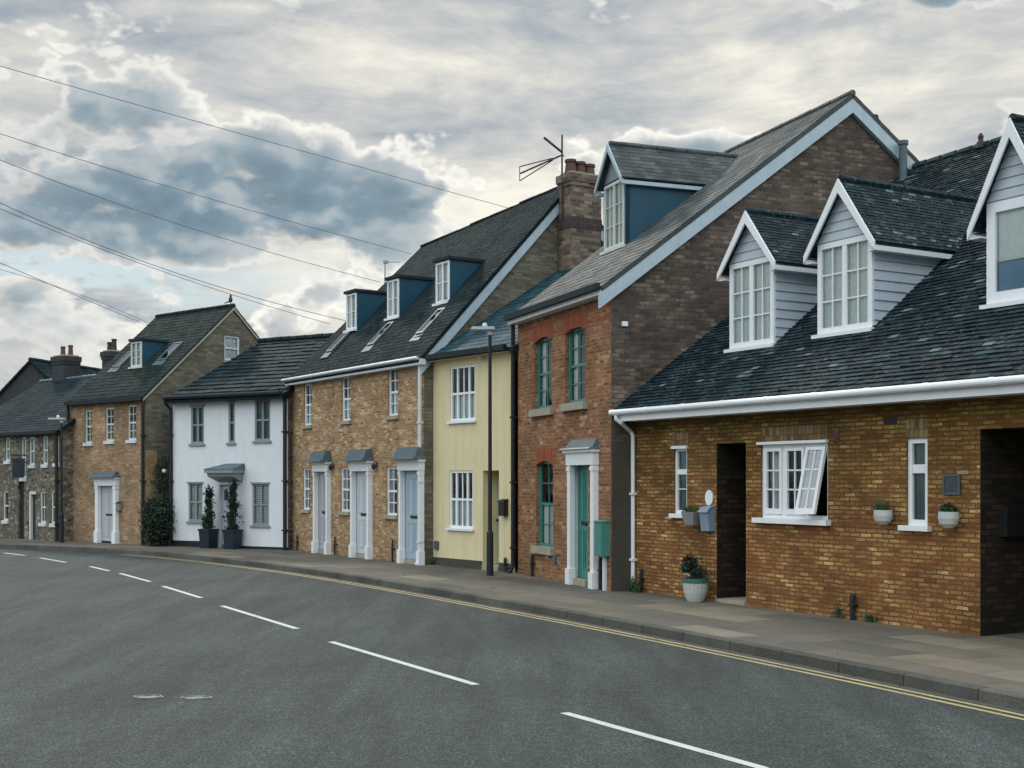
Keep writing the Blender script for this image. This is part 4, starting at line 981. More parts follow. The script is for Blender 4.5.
# ================================================================== YELLOW house
F=Fac((-1.776,27.4),(.02,25.1)); FY=F
H=F.empty('rendered_house','narrow pale yellow rendered house with white windows and recessed doorway','house')
zE=4.52; sl=.634; vr=5.2; L_=F.len; zR=zE+sl*vr
w1=F.rect(450,475.2,365.5,421); w2=F.rect(449.3,473,470.5,528.5); d1=F.rect(483,499,470.5,569); d1=(d1[0],d1[1],-.3,d1[3])
mb=MB(); wall(mb,FRONT,0,L_+.05,-.3,zE+.05,[w1,w2,(*d1,.42)],.09); mb.build('front_wall',M['yellow_render'],H)
mb=MB(); mb.box(.05,d1[0]-.02,-.02,-.002,-.1,.17); mb.box(d1[1]+.02,L_-.02,-.02,-.002,-.1,.17); mb.build('plinth',M['olive'],H)
gable(H,M['brick_gable'],.02,vr*2,zE,zR-.05,1); back(H,M['brick_gable'],0,L_,vr*2,zE); innerbox(H,.1,L_-.1,.6,3,0,4.3)
tiles(H,(-.02,-.2,zE-.2*sl+.1),(L_+.3,-.2,zE-.2*sl+.1),(-.02,vr,zR+.1),(L_+.3,vr,zR+.1),.19,.28,.010,M['tile_yel'])
tiles(H,(L_+.3,vr*2+.2,zE-.2*sl+.1),(-.02,vr*2+.2,zE-.2*sl+.1),(L_+.3,vr,zR+.1),(-.02,vr,zR+.1),.3,.6,.008,M['tile_yel'],'rear_roof')
ridge(H,(0,vr,zR+.12),(L_+.3,vr,zR+.12),M['tile_yel'],.08)
mb=MB(); mb.box(.02,L_,-.16,-.002,zE-.09,zE-.05); mb.build('fascia',M['yellow_render'],H)
mb=MB(); mb.box(.0,L_+.02,-.27,-.17,zE-.07,zE+.04); mb.build('gutter',M['fascia_dark'],H)
kw=dict(v=.02,cols=[1,2,1],rows=1,sash=True,mullions=(.27,.73),frame=.05,bar=.03,sill=.06,sillh=.045,curtain=('half',M['curtain']))
window(H,w1,M['white'],**kw); window(H,w2,M['white'],**kw)
panel_door(H,(d1[0],d1[1],.1,d1[3]),.36,M['door_sage'],'four','left'); boxobj(H,'door_step',d1[0]+.003,d1[1]-.003,-.04,.4,-.1,.09,M['stone'])
bend_pipe(H,'downpipe',.03,-.06,-.02,zE-.05,.028,M['black'],shoe=False)
r=F.rect(498.8,506.3,499,516,-.08); t=thing('letter_box','black wall letter box on yellow render right of the recessed doorway','letter box',F.w((r[0]+r[1])/2,0,r[2]),F.rz); w_,h_=(r[1]-r[0])/2*.7,r[3]-r[2]
mb=MB(); mb.box(-w_,w_,-.12,-.002,0,h_*.9); mb.build('box',M['black'],t); mb=MB(); mb.prism([(-.135,h_*.78),(-.12,h_*.92),(-.002,h_),(-.002,h_*.94),(-.12,h_*.86)],'u',-w_-.01,w_+.01); mb.build('lid',M['black'],t)
r=F.rect(434.5,438,541,549,-.03); boxobj(H,'vent_cover',r[0],r[1],-.05,-.002,r[2],r[3],M['lead'])
stub(F,F.U(505,-.05),-.05,.28,'short black pipe stub at the foot of the yellow wall right of its doorway',.03)
weeds(F,.12,-.05,.10,100,'small weeds at left foot of the yellow house',.12,seed=3); weeds(F,L_-.02,-.1,.1,90,'small weeds at the foot of the black downpipe between yellow and red houses',.12,seed=4)
t=thing('security_light','small grey bracket light hanging under the eave of the yellow house','light',F.w(F.U(484),-.003,F.Z(484,360)),F.rz)
mb=MB(); mb.tube([(0,0,.14),(0,-.06,.16),(0,-.08,.10)],.012,6); mb.build('bracket',M['black'],t); mb=MB(); mb.lathe((0,-.08,0),[(.02,0),(.04,.02),(.04,.09),(.015,.11)],8); mb.build('lamp_body',M['lumin'],t)

# ================================================================== TERRACE of three houses
F=Fac((-5.843,33.2),(-1.915,27.2)); FT=F; LT=F.len
zE=4.51; vr=3.95; zRL=6.50+EYE; zRR=6.90+EYE; Dp=vr*2
bnd=[0,F.U(334.8),F.U(378.5),LT]
lab=['left house of the buff brick terrace, lilac grey door, next to the white house','middle house of the buff brick terrace, ice blue door with lantern on its right','right house of the buff brick terrace, deeper blue door, beside the yellow house']
ups=[(303.8,311.5,384,425.5),(341.5,350.4,376.6,421),(388,398,368,416)]
los=[(302.6,309.8,468,509.7),(340.4,349.3,467.5,511.7),(386,397,467,515.4)]
drs=[(313.5,327.5,462,554),(350.8,368.8,461,558),(399.2,420.3,459.5,563)]
dms=[((347,357,330,293),(327,350,333,353)),((388,399.5,318,279),(370,393,323,346)),((436.5,450,303,261),(418,445,309,335))]
dmat=['door_lilac','door_pale','door_blue']
slm=((zRL+zRR)/2-zE)/vr
for k in range(3):
    u0,u1=bnd[k],bnd[k+1]; G=F.sub(u0,u1); W=u1-u0
    H=G.empty('terraced_house',lab[k],'house','houses of the buff brick terrace')
    zl=zRL+(zRR-zRL)*u0/LT; zr=zRL+(zRR-zRL)*u1/LT
    wu=G.rect(*ups[k]); wl=G.rect(*los[k]); x0,x1,yt,yb=drs[k]
    sa,sb=G.U(x0,-.1),G.U(x1,-.1); szt=G.Z((x0+x1)/2,yt,-.1); post=.085
    dd=(sa+post,sb-post,-.3,szt-.24)
    mb=MB(); wall(mb,FRONT,0,W,-.3,zE+.02,[wu,wl,(*dd,.10)],.10); mb.build('front_wall',M['brick_ter'],H)
    if k==2: gable(H,M['brick_gable_buff'],W,Dp,zE,zr-.05,-1)
    else:
        gable(H,M['darkroom'],W-.02,Dp,zE,zr-.12,-1,name='party_wall')
    if k==0: gable(H,M['brick_gable_buff'],0,Dp,zE,zl-.05,1)
    back(H,M['brick_gable_buff'],0,W,Dp,zE); innerbox(H,.06,W-.06,.5,3,0,4.4)
    e0=.05 if k==0 else 0; e1=.08 if k==2 else 0; vo=.2
    tiles(H,(-e0,-vo,zE-vo*slm+.12),(W+e1,-vo,zE-vo*slm+.12),(-e0,vr,zl+.1),(W+e1,vr,zr+.1),.13,.2,.011,M['tile_ter'])
    tiles(H,(W+e1,Dp+vo,zE-vo*slm+.12),(-e0,Dp+vo,zE-vo*slm+.12),(W+e1,vr,zr+.1),(-e0,vr,zl+.1),.3,.5,.01,M['tile_ter'],'rear_roof')
    ridge(H,(-e0,vr,zl+.11),(W+e1,vr,zr+.08),M['tile_ter'],.05)
    mb=MB(); mb.box(0 if k else -.06,W+(.1 if k==2 else 0),-vo+.03,-.002,zE-.16,zE-.03); mb.build('fascia',M['white_old'],H)
    mb=MB(); mb.tube([(-.0 if k else -.1,-vo-.04,zE-.02),(W+(.1 if k==2 else 0),-vo-.03,zE-.02)],.036,10); mb.build('gutter',M['white_old'],H)
    kw=dict(v=.04,cols=2,rows=2,sash=True,frame=.045,bar=.022,sill=.06,sillmat=M['stone'],sillh=.08,sillw=.05)
    window(H,wu,M['white'],curtain=('half',M['curtain']),**kw)
    window(H,wl,M['white'],curtain=('sides',M['curtain']),arch=.05,**kw)
    surround(H,sa,sb,szt,M['white'],post=post,lint=.24,proj=.12,cproj=.34,croof=.26,plinth=.30)
    panel_door(H,(dd[0],dd[1],.1,dd[3]),.012,M[dmat[k]],'four','right',th=.03); boxobj(H,'door_step',dd[0]+.003,dd[1]-.003,-.03,.24,-.1,.09,M['stone'])
    (a,b,yb_,yt_),(c0,c1,cy0,cy1)=dms[k]
    Zr=zE+.12; vd=G.roofhit((a+b)/2,yb_,Zr,slm,0)[1]; da,dbb=G.U(a,vd),G.U(b,vd)
    dormer_flat(H,vd,da,dbb,G.Z((a+b)/2,yb_,vd),G.Z((a+b)/2,yt_,vd),Zr,slm,0,M['cheek'],M['white'],dict(cols=[2,1],rows=2,sash=False,mullions=(.5,),frame=.05,sill=-(vd-.1),sillh=.05,curtain=('full',M['curtain'])))
    pa=G.roofhit(c0,cy1,Zr,slm,0); pb=G.roofhit(c1,cy0,Zr,slm,0)
    # parallelogram: lower edge left point pa, upper edge right point pb
    ul=(pa[0]+pb[0]-.34)/2; sky_obj(H,ul,ul+.34,pa[1],pb[1],Zr,slm,0)
    if k==2:
        barge_rake(H,W+.004,vr,zE,zr,Dp,.21,.06,M['barge'],lift=.04,vo=.10)
        bend_pipe(H,'downpipe',W-.03,-.09,-.02,zE-.05,.04,M['white_old'])
    if k==0: bend_pipe(H,'downpipe',.04,-.07,-.02,zE-.1,.035,M['black'])
G=F
for x,y,l in ((377.3,466,'black wall lantern right of the ice blue door of the terrace'),(334,467,'black wall lantern right of the lilac grey door of the terrace')):
    t=thing('wall_lantern',l,'lantern',F.w(F.U(x),-.003,F.Z(x,y)-.08),F.rz,'lanterns on the terrace wall')
    mb=MB(); mb.tube([(0,0,.14),(0,-.07,.17),(0,-.09,.13)],.010,6); mb.box(-.03,.03,-.012,-.001,.05,.17); mb.build('bracket',M['black'],t)
    mb=MB(); mb.lathe((0,-.09,0),[(.025,0),(.05,.03),(.055,.10),(.02,.14)],6); mb.build('lantern_body',M['black'],t)
for x,hh,l in ((392.3,.5,'black pipe stub between the lower sash window and deeper blue door of the terrace'),(334.7,.45,'black pipe stub between the lilac door and middle window of the terrace'),(297,.4,'black pipe stub at far left foot of the buff brick terrace')):
    stub(F,F.U(x,-.05),-.05,hh,l,.022)
# the stack on the gable between terrace and yellow house
G=F.sub(0,LT); H3=bpy.data.objects['terraced_house.002']
G3=F.sub(bnd[2],bnd[3]); W=bnd[3]-bnd[2]
cu=W-.05; cv=G3.hit(580,480,u=cu+.36)[1]; hh=G3.w(cu+.36,cv); Yc=hh[1]
zt=EYE+(480-177)/FL*Yc
ct=chimney(H3,(cu+.36,cv),.50,.86,5.0,zt,M['brick_chim'],[(0,-.27,.34),(0,0,.32),(0,.27,.30)],M['terracotta'],pr=.135,band=(EYE+(480-231)/FL*Yc,EYE+(480-220)/FL*Yc))
# television aerial on the stack
c=G3.w(cu+.36-.06,cv-.47,zt-1.0)
t=thing('television_aerial','old television aerial on a mast strapped to the triple pot chimney','aerial',c,0)
mb=MB(); mb.tube([(0,0,0),(0,0,1.92)],.024,6); mb.build('mast',M['aerial'],t)
mb=MB(); A=Vector((-.02,0,1.45)); B=Vector((-.98,.1,1.05)); mb.tube([A,B],.02,6)
for k in range(2):
    o=Vector((0,0,.11*(1 if k else -1))); mb.tube([A+(B-A)*.2+o*.2,B+o*1.5],.014,5)
mb.tube([B+Vector((0,0,.17)),B-Vector((0,0,.17))],.01,5)
for q in (.1,.3,.5,.7,.9): c_=A.lerp(B,q); mb.tube([c_+Vector((0,-.12,0)),c_+Vector((0,.12,0))],.006,4)
mb.build('yagi_antenna',M['aerial'],t)
mb=MB(); mb.tube([(-.42,0,1.86),(0,0,1.52)],.03,5); mb.tube([(-.06,-.3,1.5),(.06,.3,1.5)],.010,5); mb.build('cross_arm',M['aerial'],t)
# aerial on the far side of the terrace ridge
h=F.roofhit(385,300,zE+.12,slm,0); c=F.w(F.U(385,vr+.1),vr+.1,7.9)
Yc=c[1]; zz=EYE+(480-262)/FL*Yc
t=thing('roof_aerial','thin pole with small crossbar rising above the terrace ridge left of the dormers','aerial',(c[0],c[1],KERB+zz-1.1),0)
mb=MB(); mb.tube([(0,0,0),(0,0,1.1)],.022,6); mb.build('mast',M['steel'],t); mb=MB(); mb.box(-.05,.1,-.05,.05,1.06,1.14); mb.tube([(0,0,1.1),(.45,0,1.1)],.014,5); mb.build('crossbar',M['steel'],t)

# ================================================================== WHITE house
F=Fac((-9.52,35.1),(-5.914,33.0)); FW=F; L_=F.len
H=F.empty('rendered_house','white rendered house with grey framed windows and dark tiled roof','house')
zE=4.12; vr=3.71; zR=4.10+EYE; sl=(zR-zE)/vr; Dp=2*vr
ws=[F.rect(191,204,406,444),F.rect(228.4,234.9,402,443),F.rect(254.6,270.3,399,441)]; wl=[F.rect(188.5,202.6,483,521.5),F.rect(252.4,269,483.5,525.5)]
d1=F.rect(219.5,233.5,484,546); d1=(d1[0],d1[1],-.3,d1[3])
mb=MB(); wall(mb,FRONT,0,L_,-.3,zE,ws+wl+[(*d1,.15)],.07); mb.build('front_wall',M['white_render'],H)
gable(H,M['white_render'],0,Dp,zE,zR-.04,1); gable(H,M['brick_gable'],L_,Dp,zE,zR-.04,-1); back(H,M['white_render'],0,L_,Dp,zE); innerbox(H,.1,L_-.1,.4,3,0,4.1)
mb=MB(); mb.box(.0,d1[0]-.1,-.02,-.002,-.1,.16); mb.box(d1[1]+.1,L_,-.02,-.002,-.1,.07); mb.build('plinth',M['black'],H)
tiles(H,(-.04,-.28,zE-.28*sl+.12),(L_+.1,-.28,zE-.28*sl+.12),(-.04,vr,zR+.12),(L_+.1,vr,zR+.12),.30,.33,.035,M['tile_whi'])
tiles(H,(L_+.1,Dp+.28,zE-.28*sl+.12),(-.15,Dp+.28,zE-.28*sl+.12),(L_+.1,vr,zR+.12),(-.15,vr,zR+.12),.30,.33,.035,M['tile_whi'],'rear_roof')
ridge(H,(-.15,vr,zR+.16),(L_+.1,vr,zR+.16),M['tile_whi'],.09)
mb=MB(); mb.box(-.03,L_+.02,-.27,-.002,zE-.12,zE+.06); mb.build('fascia',M['fascia_dark'],H)
mb=MB(); mb.tube([(-.02,-.33,zE+.02),(L_,-.33,zE+.02)],.055,10); mb.build('gutter',M['fascia_dark'],H)
bend_pipe(H,'downpipe',-.02,-.07,.0,zE-.0,.04,M['black'],off=.0,offv=-.22)
bend_pipe(H,'drainpipe',L_-.04,-.08,.0,zE-.1,.05,M['black'],shoe=False)
for i,r in enumerate(ws+wl):
    c2 = 1 if i==1 else 2
    window(H,r,M['greyframe'],v=.01,cols=1,rows=1,sash=True,mullions=() if i==1 else (.5,),frame=.055,sill=.05,sillh=.05,curtain=('full',M['frosted']) if i<3 else ('slats' if i==3 else 'slats',M['curtain']),head=True)
panel_door(H,(d1[0]+.02,d1[1]-.02,.08,d1[3]-.02),.09,M['door_pale'],'four','left',glazed=True)
mb=MB(); mb.box(d1[0]-.06,d1[0]+.02,-.03,.08,-.05,d1[3]+.04); mb.box(d1[1]-.02,d1[1]+.06,-.03,.08,-.05,d1[3]+.04); mb.box(d1[0]+.02,d1[1]-.02,-.03,.08,d1[3]-.02,d1[3]+.04); mb.build('door_frame',M['white_old'],H)
c0,c1=F.U(203.5,-.5),F.U(237,-.3); zc=F.Z(220,473,-.4)
mb=MB(); mb.box(c0,c1,-.48,-.002,zc,zc+.10); mb.prism([(-.44,zc),(-.40,zc-.1),(-.12,zc-.2),(-.002,zc-.24),(-.002,zc)],'u',c0+.06,c1-.06); cp=mb.build('door_canopy',M['greyframe'],H)
mb=MB(); mb.hexa([(c0-.02,-.50,zc+.10),(c1+.02,-.50,zc+.10),(c1+.02,-.002,zc+.10),(c0-.02,-.002,zc+.10),(c0+.0,-.40,zc+.13),(c1,-.40,zc+.13),(c1,-.002,zc+.26),(c0+.35,-.002,zc+.26)]); mb.build('lead_roof',M['lead'],cp)
# planters with columnar shrubs
def topiary(x0,x1,ytop,label,seed,wr):
    v=-.30; c=F.U((x0+x1)/2,v); w=.185; hp=.47; ht=F.Z((x0+x1)/2,ytop,v)
    t=thing('potted_shrub',label,'potted plant',F.w(c,v,0),F.rz,'potted shrubs flanking the white house door')
    mb=MB(); k=.86
    mb.hexa([(-w*k,-w*k,0),(w*k,-w*k,0),(w*k,w*k,0),(-w*k,w*k,0),(-w,-w,hp),(w,-w,hp),(w,w,hp),(-w,w,hp)])
    for q in ((-w-.02,w+.02,-w-.02,-w+.03),(-w-.02,w+.02,w-.03,w+.02),(-w-.02,-w+.03,-w+.03,w-.03),(w-.03,w+.02,-w+.03,w-.03)): mb.box(q[0],q[1],q[2],q[3],hp,hp+.05)
    mb.build('planter',M['navy'],t); mb=MB(); mb.box(-w+.03,w-.03,-w+.03,w-.03,hp,hp+.02); mb.build('soil',M['soil'],t)
    mb=MB(); mb.tube([(0,0,hp),(.02,0,hp+.4),(0,.02,ht-.15)],[.025,.02,.008],6); mb.build('stem',M['soil'],t)
    rg=random.Random(seed); mb=MB(); n=9
    for i in range(n):
        zz=hp+.08+(ht-hp-.12)*i/(n-1); rr=wr*(1.0-.55*i/(n-1))*rg.uniform(.75,1.15)
        mb.leaves((rg.uniform(-.04,.04),rg.uniform(-.03,.03),zz),(rr*1.05,rr*1.05,.17),620,.05,9,rg)
    for i in range(60): a=rg.uniform(0,6.28); z=rg.uniform(hp+.1,ht+.05); q=wr*rg.uniform(.6,1.15)*(1.1-.4*(z-hp)/(ht-hp)); mb.leaves((q*math.cos(a),q*math.sin(a),z),(.04,.04,.05),7,.05,1,rg)
    mb.leaves((0,0,hp+.08),(w*1.3,w*1.1,.1),380,.05,7,rg)
    mb.build('foliage',M['leaf_dark'],t); return t
topiary(200.5,216.5,490,'slim leafy column in navy square planter left of the white house door',31,.18)
topiary(224.5,241,484,'fuller leafy column in navy square planter right of the white house door',32,.22)

# ================================================================== BROWN/ORANGE brick house
F=Fac((-13.45,38.11),(-10.44,35.58)); FO=F; L_=F.len
H=F.empty('brick_house','orange buff brick house with tall grey brick gable and one dark dormer','house')
zE=4.21; vr=3.07; zR=5.19+EYE; sl=(zR-zE)/vr; Dp=2*vr
ws=[F.rect(85,92,410,443),F.rect(105.5,113.7,407.5,441),F.rect(127.7,136.2,405,440)]
x0,x1=95.5,116; sa,sb=F.U(x0,-.1),F.U(x1,-.1); szt=F.Z(106,477.5,-.1); dd=(sa+.14,sb-.14,-.3,szt-.24)
mb=MB(); wall(mb,FRONT,0,L_,-.3,zE,ws+[(*dd,.2)],.08); mb.build('front_wall',M['brick_bro'],H)
# gable window opening located on the right hand side wall
p0=F.hit(224.5,349,u=L_); p1=F.hit(240,349,u=L_); zt_=F.hit(232,335.5,u=L_)[2]; zb_=F.hit(232,361,u=L_)[2]
go=(min(p0[1],p1[1]),max(p0[1],p1[1]),zb_,zt_)
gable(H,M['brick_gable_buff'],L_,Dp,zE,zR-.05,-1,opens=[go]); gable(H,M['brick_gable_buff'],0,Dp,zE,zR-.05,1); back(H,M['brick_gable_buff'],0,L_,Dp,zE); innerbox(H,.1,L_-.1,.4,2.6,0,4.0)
window(H,go,M['white_old'],v=.04,cols=1,rows=1,sash=True,frame=.06,sill=.05,sillmat=M['stone'],curtain=('full',M['curtain']),axis='u',u=L_)
mb=MB(); mb.box(L_+.003,L_+.012,.0,.38,-.1,2.7); mb.build('quoin_strip',M['brick_bro'],H)
tiles(H,(-.06,-.16,zE-.16*sl+.1),(L_+.05,-.16,zE-.16*sl+.1),(-.06,vr,zR+.1),(L_+.05,vr,zR+.1),.16,.25,.011,M['tile_bro'])
tiles(H,(L_+.05,Dp+.16,zE-.16*sl+.1),(-.06,Dp+.16,zE-.16*sl+.1),(L_+.05,vr,zR+.1),(-.06,vr,zR+.1),.3,.5,.011,M['tile_bro'],'rear_roof')
ridge(H,(-.06,vr,zR+.1),(L_+.05,vr,zR+.1),M['tile_bro'],.07)
barge_rake(H,L_+.003,vr,zE,zR,Dp,.06,.05,M['stone'],lift=.05,vo=.1)
mb=MB(); mb.box(-.05,L_+.05,-.2,-.002,zE-.10,zE+.02); mb.build('gutter',M['fascia_dark'],H)
bend_pipe(H,'downpipe',L_-.0,-.08,0,zE-.05,.05,M['black'],shoe=False); bend_pipe(H,'downpipe',-.02,-.08,0,zE-.05,.05,M['black'],shoe=False)
for r in ws: window(H,r,M['cream'],v=.03,cols=2,rows=2,sash=True,frame=.045,bar=.02,sill=.05,sillmat=M['white_old'],sillh=.09,sillw=.05,arch=.04,curtain=('full' if r is ws[0] else 'half',M['blind']))
surround(H,sa,sb,szt,M['white'],post=.14,lint=.24,proj=.12,croof=.16,cproj=.3,plinth=.35)
panel_door(H,(dd[0],dd[1],.05,dd[3]),.012,M['door_grey'],'four','right',th=.03)
r=F.rect(114.5,119.5,502,510.5,-.1); t=thing('letter_box','small dark letter box on orange brick right of the white door surround','letter box',F.w((r[0]+r[1])/2,-.003,r[2]),F.rz)
mb=MB(); w_,h_=(r[1]-r[0])/2,r[3]-r[2]; mb.prism([(0,0),(0,h_),(-.1,h_*.85),(-.1,0)],'u',-w_,w_); mb.build('box',M['planter_dk'],t); mb=MB(); mb.prism([(0,h_+.002),(0,h_+.015),(-.12,h_*.88),(-.12,h_*.86)],'u',-w_-.01,w_+.01); mb.build('lid',M['black'],t)
Zr=zE+.1; vd=F.roofhit(137,367.5,Zr,sl,0)[1]
dormer_flat(H,vd,F.U(131.5,vd),F.U(142.3,vd),F.Z(137,367,vd),F.Z(137,341,vd),Zr,sl,0,M['cheek'],M['cream'],dict(cols=[1,1],rows=3,sash=False,mullions=(.5,),frame=.05,sill=-(vd-.1),sillh=.05,curtain=('full',M['curtain'])))
for (c0,c1,cy0,cy1) in ((116.5,132,352.5,368),(160,181,343,361)):
    pa=F.roofhit(c0,cy1,Zr,sl,0); pb=F.roofhit(c1,cy0,Zr,sl,0); wd=.42; q=(pa[0]+pb[0]-wd)/2; sky_obj(H,q,q+wd,pa[1],pb[1],Zr,sl,0)
chimney(H,(L_*.5,vr+2.6),.5,.5,zE,F.Z(260,337,vr+2.6),M['brick_gable_buff'],[(0,0,.2)],M['terracotta'],pr=.1) if False else None
q=F.hit(112,352,v=vr+.6)
chimney(H,(q[0],q[1]),.52,.45,zE+.3,q[2],M['soot'],[(-.14,0,.33),(.13,0,.42)],M['pot_dark'],pr=.09)
q2=F.roofhit(260,348,Zr+2*sl*vr,-sl,0) if False else None
# bird on the ridge
bw=F.w(L_-.12,vr,zR+.12-.02)
b=MB(); b.lathe((0,0,0),[(.01,0),(.05,.03),(.062,.08),(.055,.13),(.03,.17),(.034,.20),(.03,.235),(.01,.25)],10,1.0,.8)
b.hexa([(-.04,-.02,.06),(.02,-.03,.03),(.02,.03,.03),(-.04,.02,.06),(-.20,-.015,-.02),(-.19,-.02,-.035),(-.19,.02,-.035),(-.20,.015,-.02)])
b.tube([(.02,0,.21),(.065,0,.205)],[.012,.002],6); b.tube([(.0,.02,.03),(.0,.02,-.06)],.006,4); b.tube([(.0,-.02,.03),(.0,-.02,-.06)],.006,4)
tag(b.build('bird',M['bird'],None,(bw[0],bw[1],bw[2]+.10),RD(20)),'small dark bird perched at the top of the grey brick gable','bird')
# dark bush and ivy in the corner
bp_=(-9.93,35.05,KERB)
t=thing('bush','rounded dark evergreen bush in the corner beside the white house','bush',bp_,0)
rg=random.Random(41); mb=MB(); mb.leaves((0,0,.68),(.44,.44,.72),15000,.075,130,rg); mb.leaves((0,0,.55),(.30,.30,.5),5000,.08,40,rg); mb.build('foliage',M['leaf_dark'],t)
mb=MB(); mb.tube([(0,0,-.05),(.03,0,.5),(-.02,.02,1.0)],[.05,.04,.02],7)
for a in range(5): mb.tube([(0,0,.25),(.25*math.cos(a*1.25),.25*math.sin(a*1.25),.8)],[.02,.008],5)
mb.build('stem',M['soil'],t)
ivy_=t=thing('ivy','ivy climbing the grey brick gable above the dark bush','climbing plant',F.w(L_+.06,.55),F.rz); rg=random.Random(42); mb=MB()
for i in range(26): z=rg.uniform(.8,2.5); y=rg.uniform(-.4,.5)*(1-(z-.8)/3.2); mb.leaves((.03+.05*rg.random(),y,z),(.09,.22,.22),70,.055,3,rg)
mb.build('foliage',M['leaf'],t); mb=MB(); mb.tube([(.02,0,0),(.03,.1,1),(.02,-.1,1.7),(.02,.1,2.4)],[.025,.02,.012,.005],5); mb.build('stem',M['soil'],t)
h=F.hit(164,471,u=L_+.2); t=thing('wall_light','small white globe light among the ivy beside the bush','light',F.w(h[0],h[1],h[2]),F.rz)
mb=MB(); mb.lathe((0,0,-.06),[(.01,0),(.05,.02),(.065,.06),(.05,.10),(.01,.12)],10); mb.build('globe',M['white'],t); mb=MB(); mb.tube([(0,0,0),(-.19,0,.02)],.012,5); mb.build('bracket',M['black'],t)

# ================================================================== STONE cottage (far left)
R_=Vector((-13.63,37.7)); L0=Vector((-16.47,40.2)); d=(L0-R_).normalized()
F=Fac(R_+d*6.75,R_); FS=F; L_=F.len
H=F.empty('stone_cottage','low rubble stone cottage row with small sash windows at the left edge','cottage')
zE=3.33; vr=3.0; zR=3.4+EYE; sl=(zR-zE)/vr; Dp=2*vr
ws=[F.rect(5,10,437.5,461),F.rect(29,34.7,437,465),F.rect(42.6,47.8,436,464.5),F.rect(54,59,434.5,463.5),F.rect(21,26.2,437,478)]; wl=[F.rect(3,8,491,520.5),F.rect(40,46,491.5,523),F.rect(51,57.4,490.5,523.8)]
d1=F.rect(18,24,482,536); d2=F.rect(30,35.8,493,538)
mb=MB(); wall(mb,FRONT,0,L_,-.3,zE,ws+wl+[(d1[0],d1[1],-.3,d1[3]),(d2[0],d2[1],-.3,d2[3])],.10); mb.build('front_wall',M['rubble'],H)
gable(H,M['rubble'],L_,Dp,zE,zR-.05,-1); gable(H,M['rubble'],0,Dp,zE,zR-.05,1); back(H,M['rubble'],0,L_,Dp,zE); innerbox(H,.1,L_-.1,.4,2.6,0,3.2)
tiles(H,(-.1,-.15,zE-.15*sl+.1),(L_+.15,-.15,zE-.15*sl+.1),(-.1,vr,zR+.1),(L_+.15,vr,zR+.1),.17,.26,.011,M['tile_far'])
tiles(H,(L_+.15,Dp+.15,zE-.15*sl+.1),(-.1,Dp+.15,zE-.15*sl+.1),(L_+.15,vr,zR+.1),(-.1,vr,zR+.1),.3,.5,.011,M['tile_far'],'rear_roof')
ridge(H,(-.1,vr,zR+.1),(L_+.15,vr,zR+.1),M['lead'],.06)
mb=MB(); mb.box(-.1,L_+.1,-.22,-.10,zE-.08,zE+.02); mb.build('gutter',M['fascia_dark'],H)
for r in ws+wl: window(H,r,M['cream'],v=.03,cols=2 if r in wl[1:] else 1,rows=1,sash=True,frame=.05,bar=.02,sill=.05,sillmat=M['white_old'],sillh=.10,sillw=.03,curtain=('full' if r in ws else 'sides',M['curtain']))
panel_door(H,(d1[0],d1[1],0,d1[3]),.08,M['black'],'plank','right',lab='dark plank door'); panel_door(H,(d2[0]+.05,d2[1]-.02,0,d2[3]-.05),.085,M['slateplate'],'plank','right')
mb=MB(); mb.box(d2[0]-.01,d2[0]+.07,-.02,.06,0,d2[3]+.03); mb.box(d2[0]+.07,d2[1]+.03,-.02,.06,d2[3]-.04,d2[3]+.05); mb.build('door_frame',M['cream'],H)
bend_pipe(H,'downpipe',L_-.06,-.08,0,zE,.05,M['black'],shoe=False)
q=F.hit(66,357,v=vr+.2); chimney(H,(q[0],q[1]),.78,.6,zE+.3,q[2],M['soot'],[(-.2,0,.36),(.22,.05,.38)],M['terracotta'],pr=.085)
q=F.hit(16,468,v=-.35); t=thing('hanging_sign','dark hanging board projecting from the stone cottage above its black door','sign',F.w(q[0],-.002,q[2]-.3),F.rz)
mb=MB(); mb.box(-.03,.03,-.48,-.10,0,.60); mb.build('board',M['slateplate'],t); mb=MB(); mb.tube([(0,0,.70),(0,-.55,.70)],.018,6); mb.tube([(0,0,.45),(0,-.3,.69)],.012,6); mb.tube([(0,-.16,.60),(0,-.16,.70)],.008,4); mb.tube([(0,-.42,.60),(0,-.42,.70)],.008,4); mb.build('bracket',M['black'],t)
# ================================================================== house behind, far left
ap=Vector((-19.24,50.0)); rd=Vector((1.14,4.8)).normalized(); gd=Vector((rd.y,-rd.x)); hw=3.4
F=Fac(ap-gd*hw,ap+gd*hw); H=F.empty('background_house','dark gabled house rising behind the stone cottage roof at the left edge','house')
zR=4.76+EYE; zE=zR-hw*.92; Lr=7
mb=MB(); wall(mb,FRONT,0,2*hw,-.3,lambda a: zE+(zR-zE)*(1-abs(a-hw)/hw),[],.1,breaks=(hw,)); mb.build('gable_wall',M['soot'],H)
mb=MB(); mb.box(0,.1,.01,Lr,-.3,zE); mb.box(2*hw-.1,2*hw,.01,Lr,-.3,zE); mb.build('side_wall',M['brick_gable_buff'],H)
tiles(H,(-.15,-.1,zE-.1),(-.15,Lr,zE-.1),(hw,-.1,zR+.05),(hw,Lr,zR+.05),.25,.35,.012,M['tile_far']); tiles(H,(2*hw+.15,-.1,zE-.1),(2*hw+.15,Lr,zE-.1),(hw,-.1,zR+.05),(hw,Lr,zR+.05),.25,.35,.012,M['tile_far'])
ridge(H,(hw,-.1,zR+.06),(hw,Lr,zR+.06),M['tile_far'],.08)

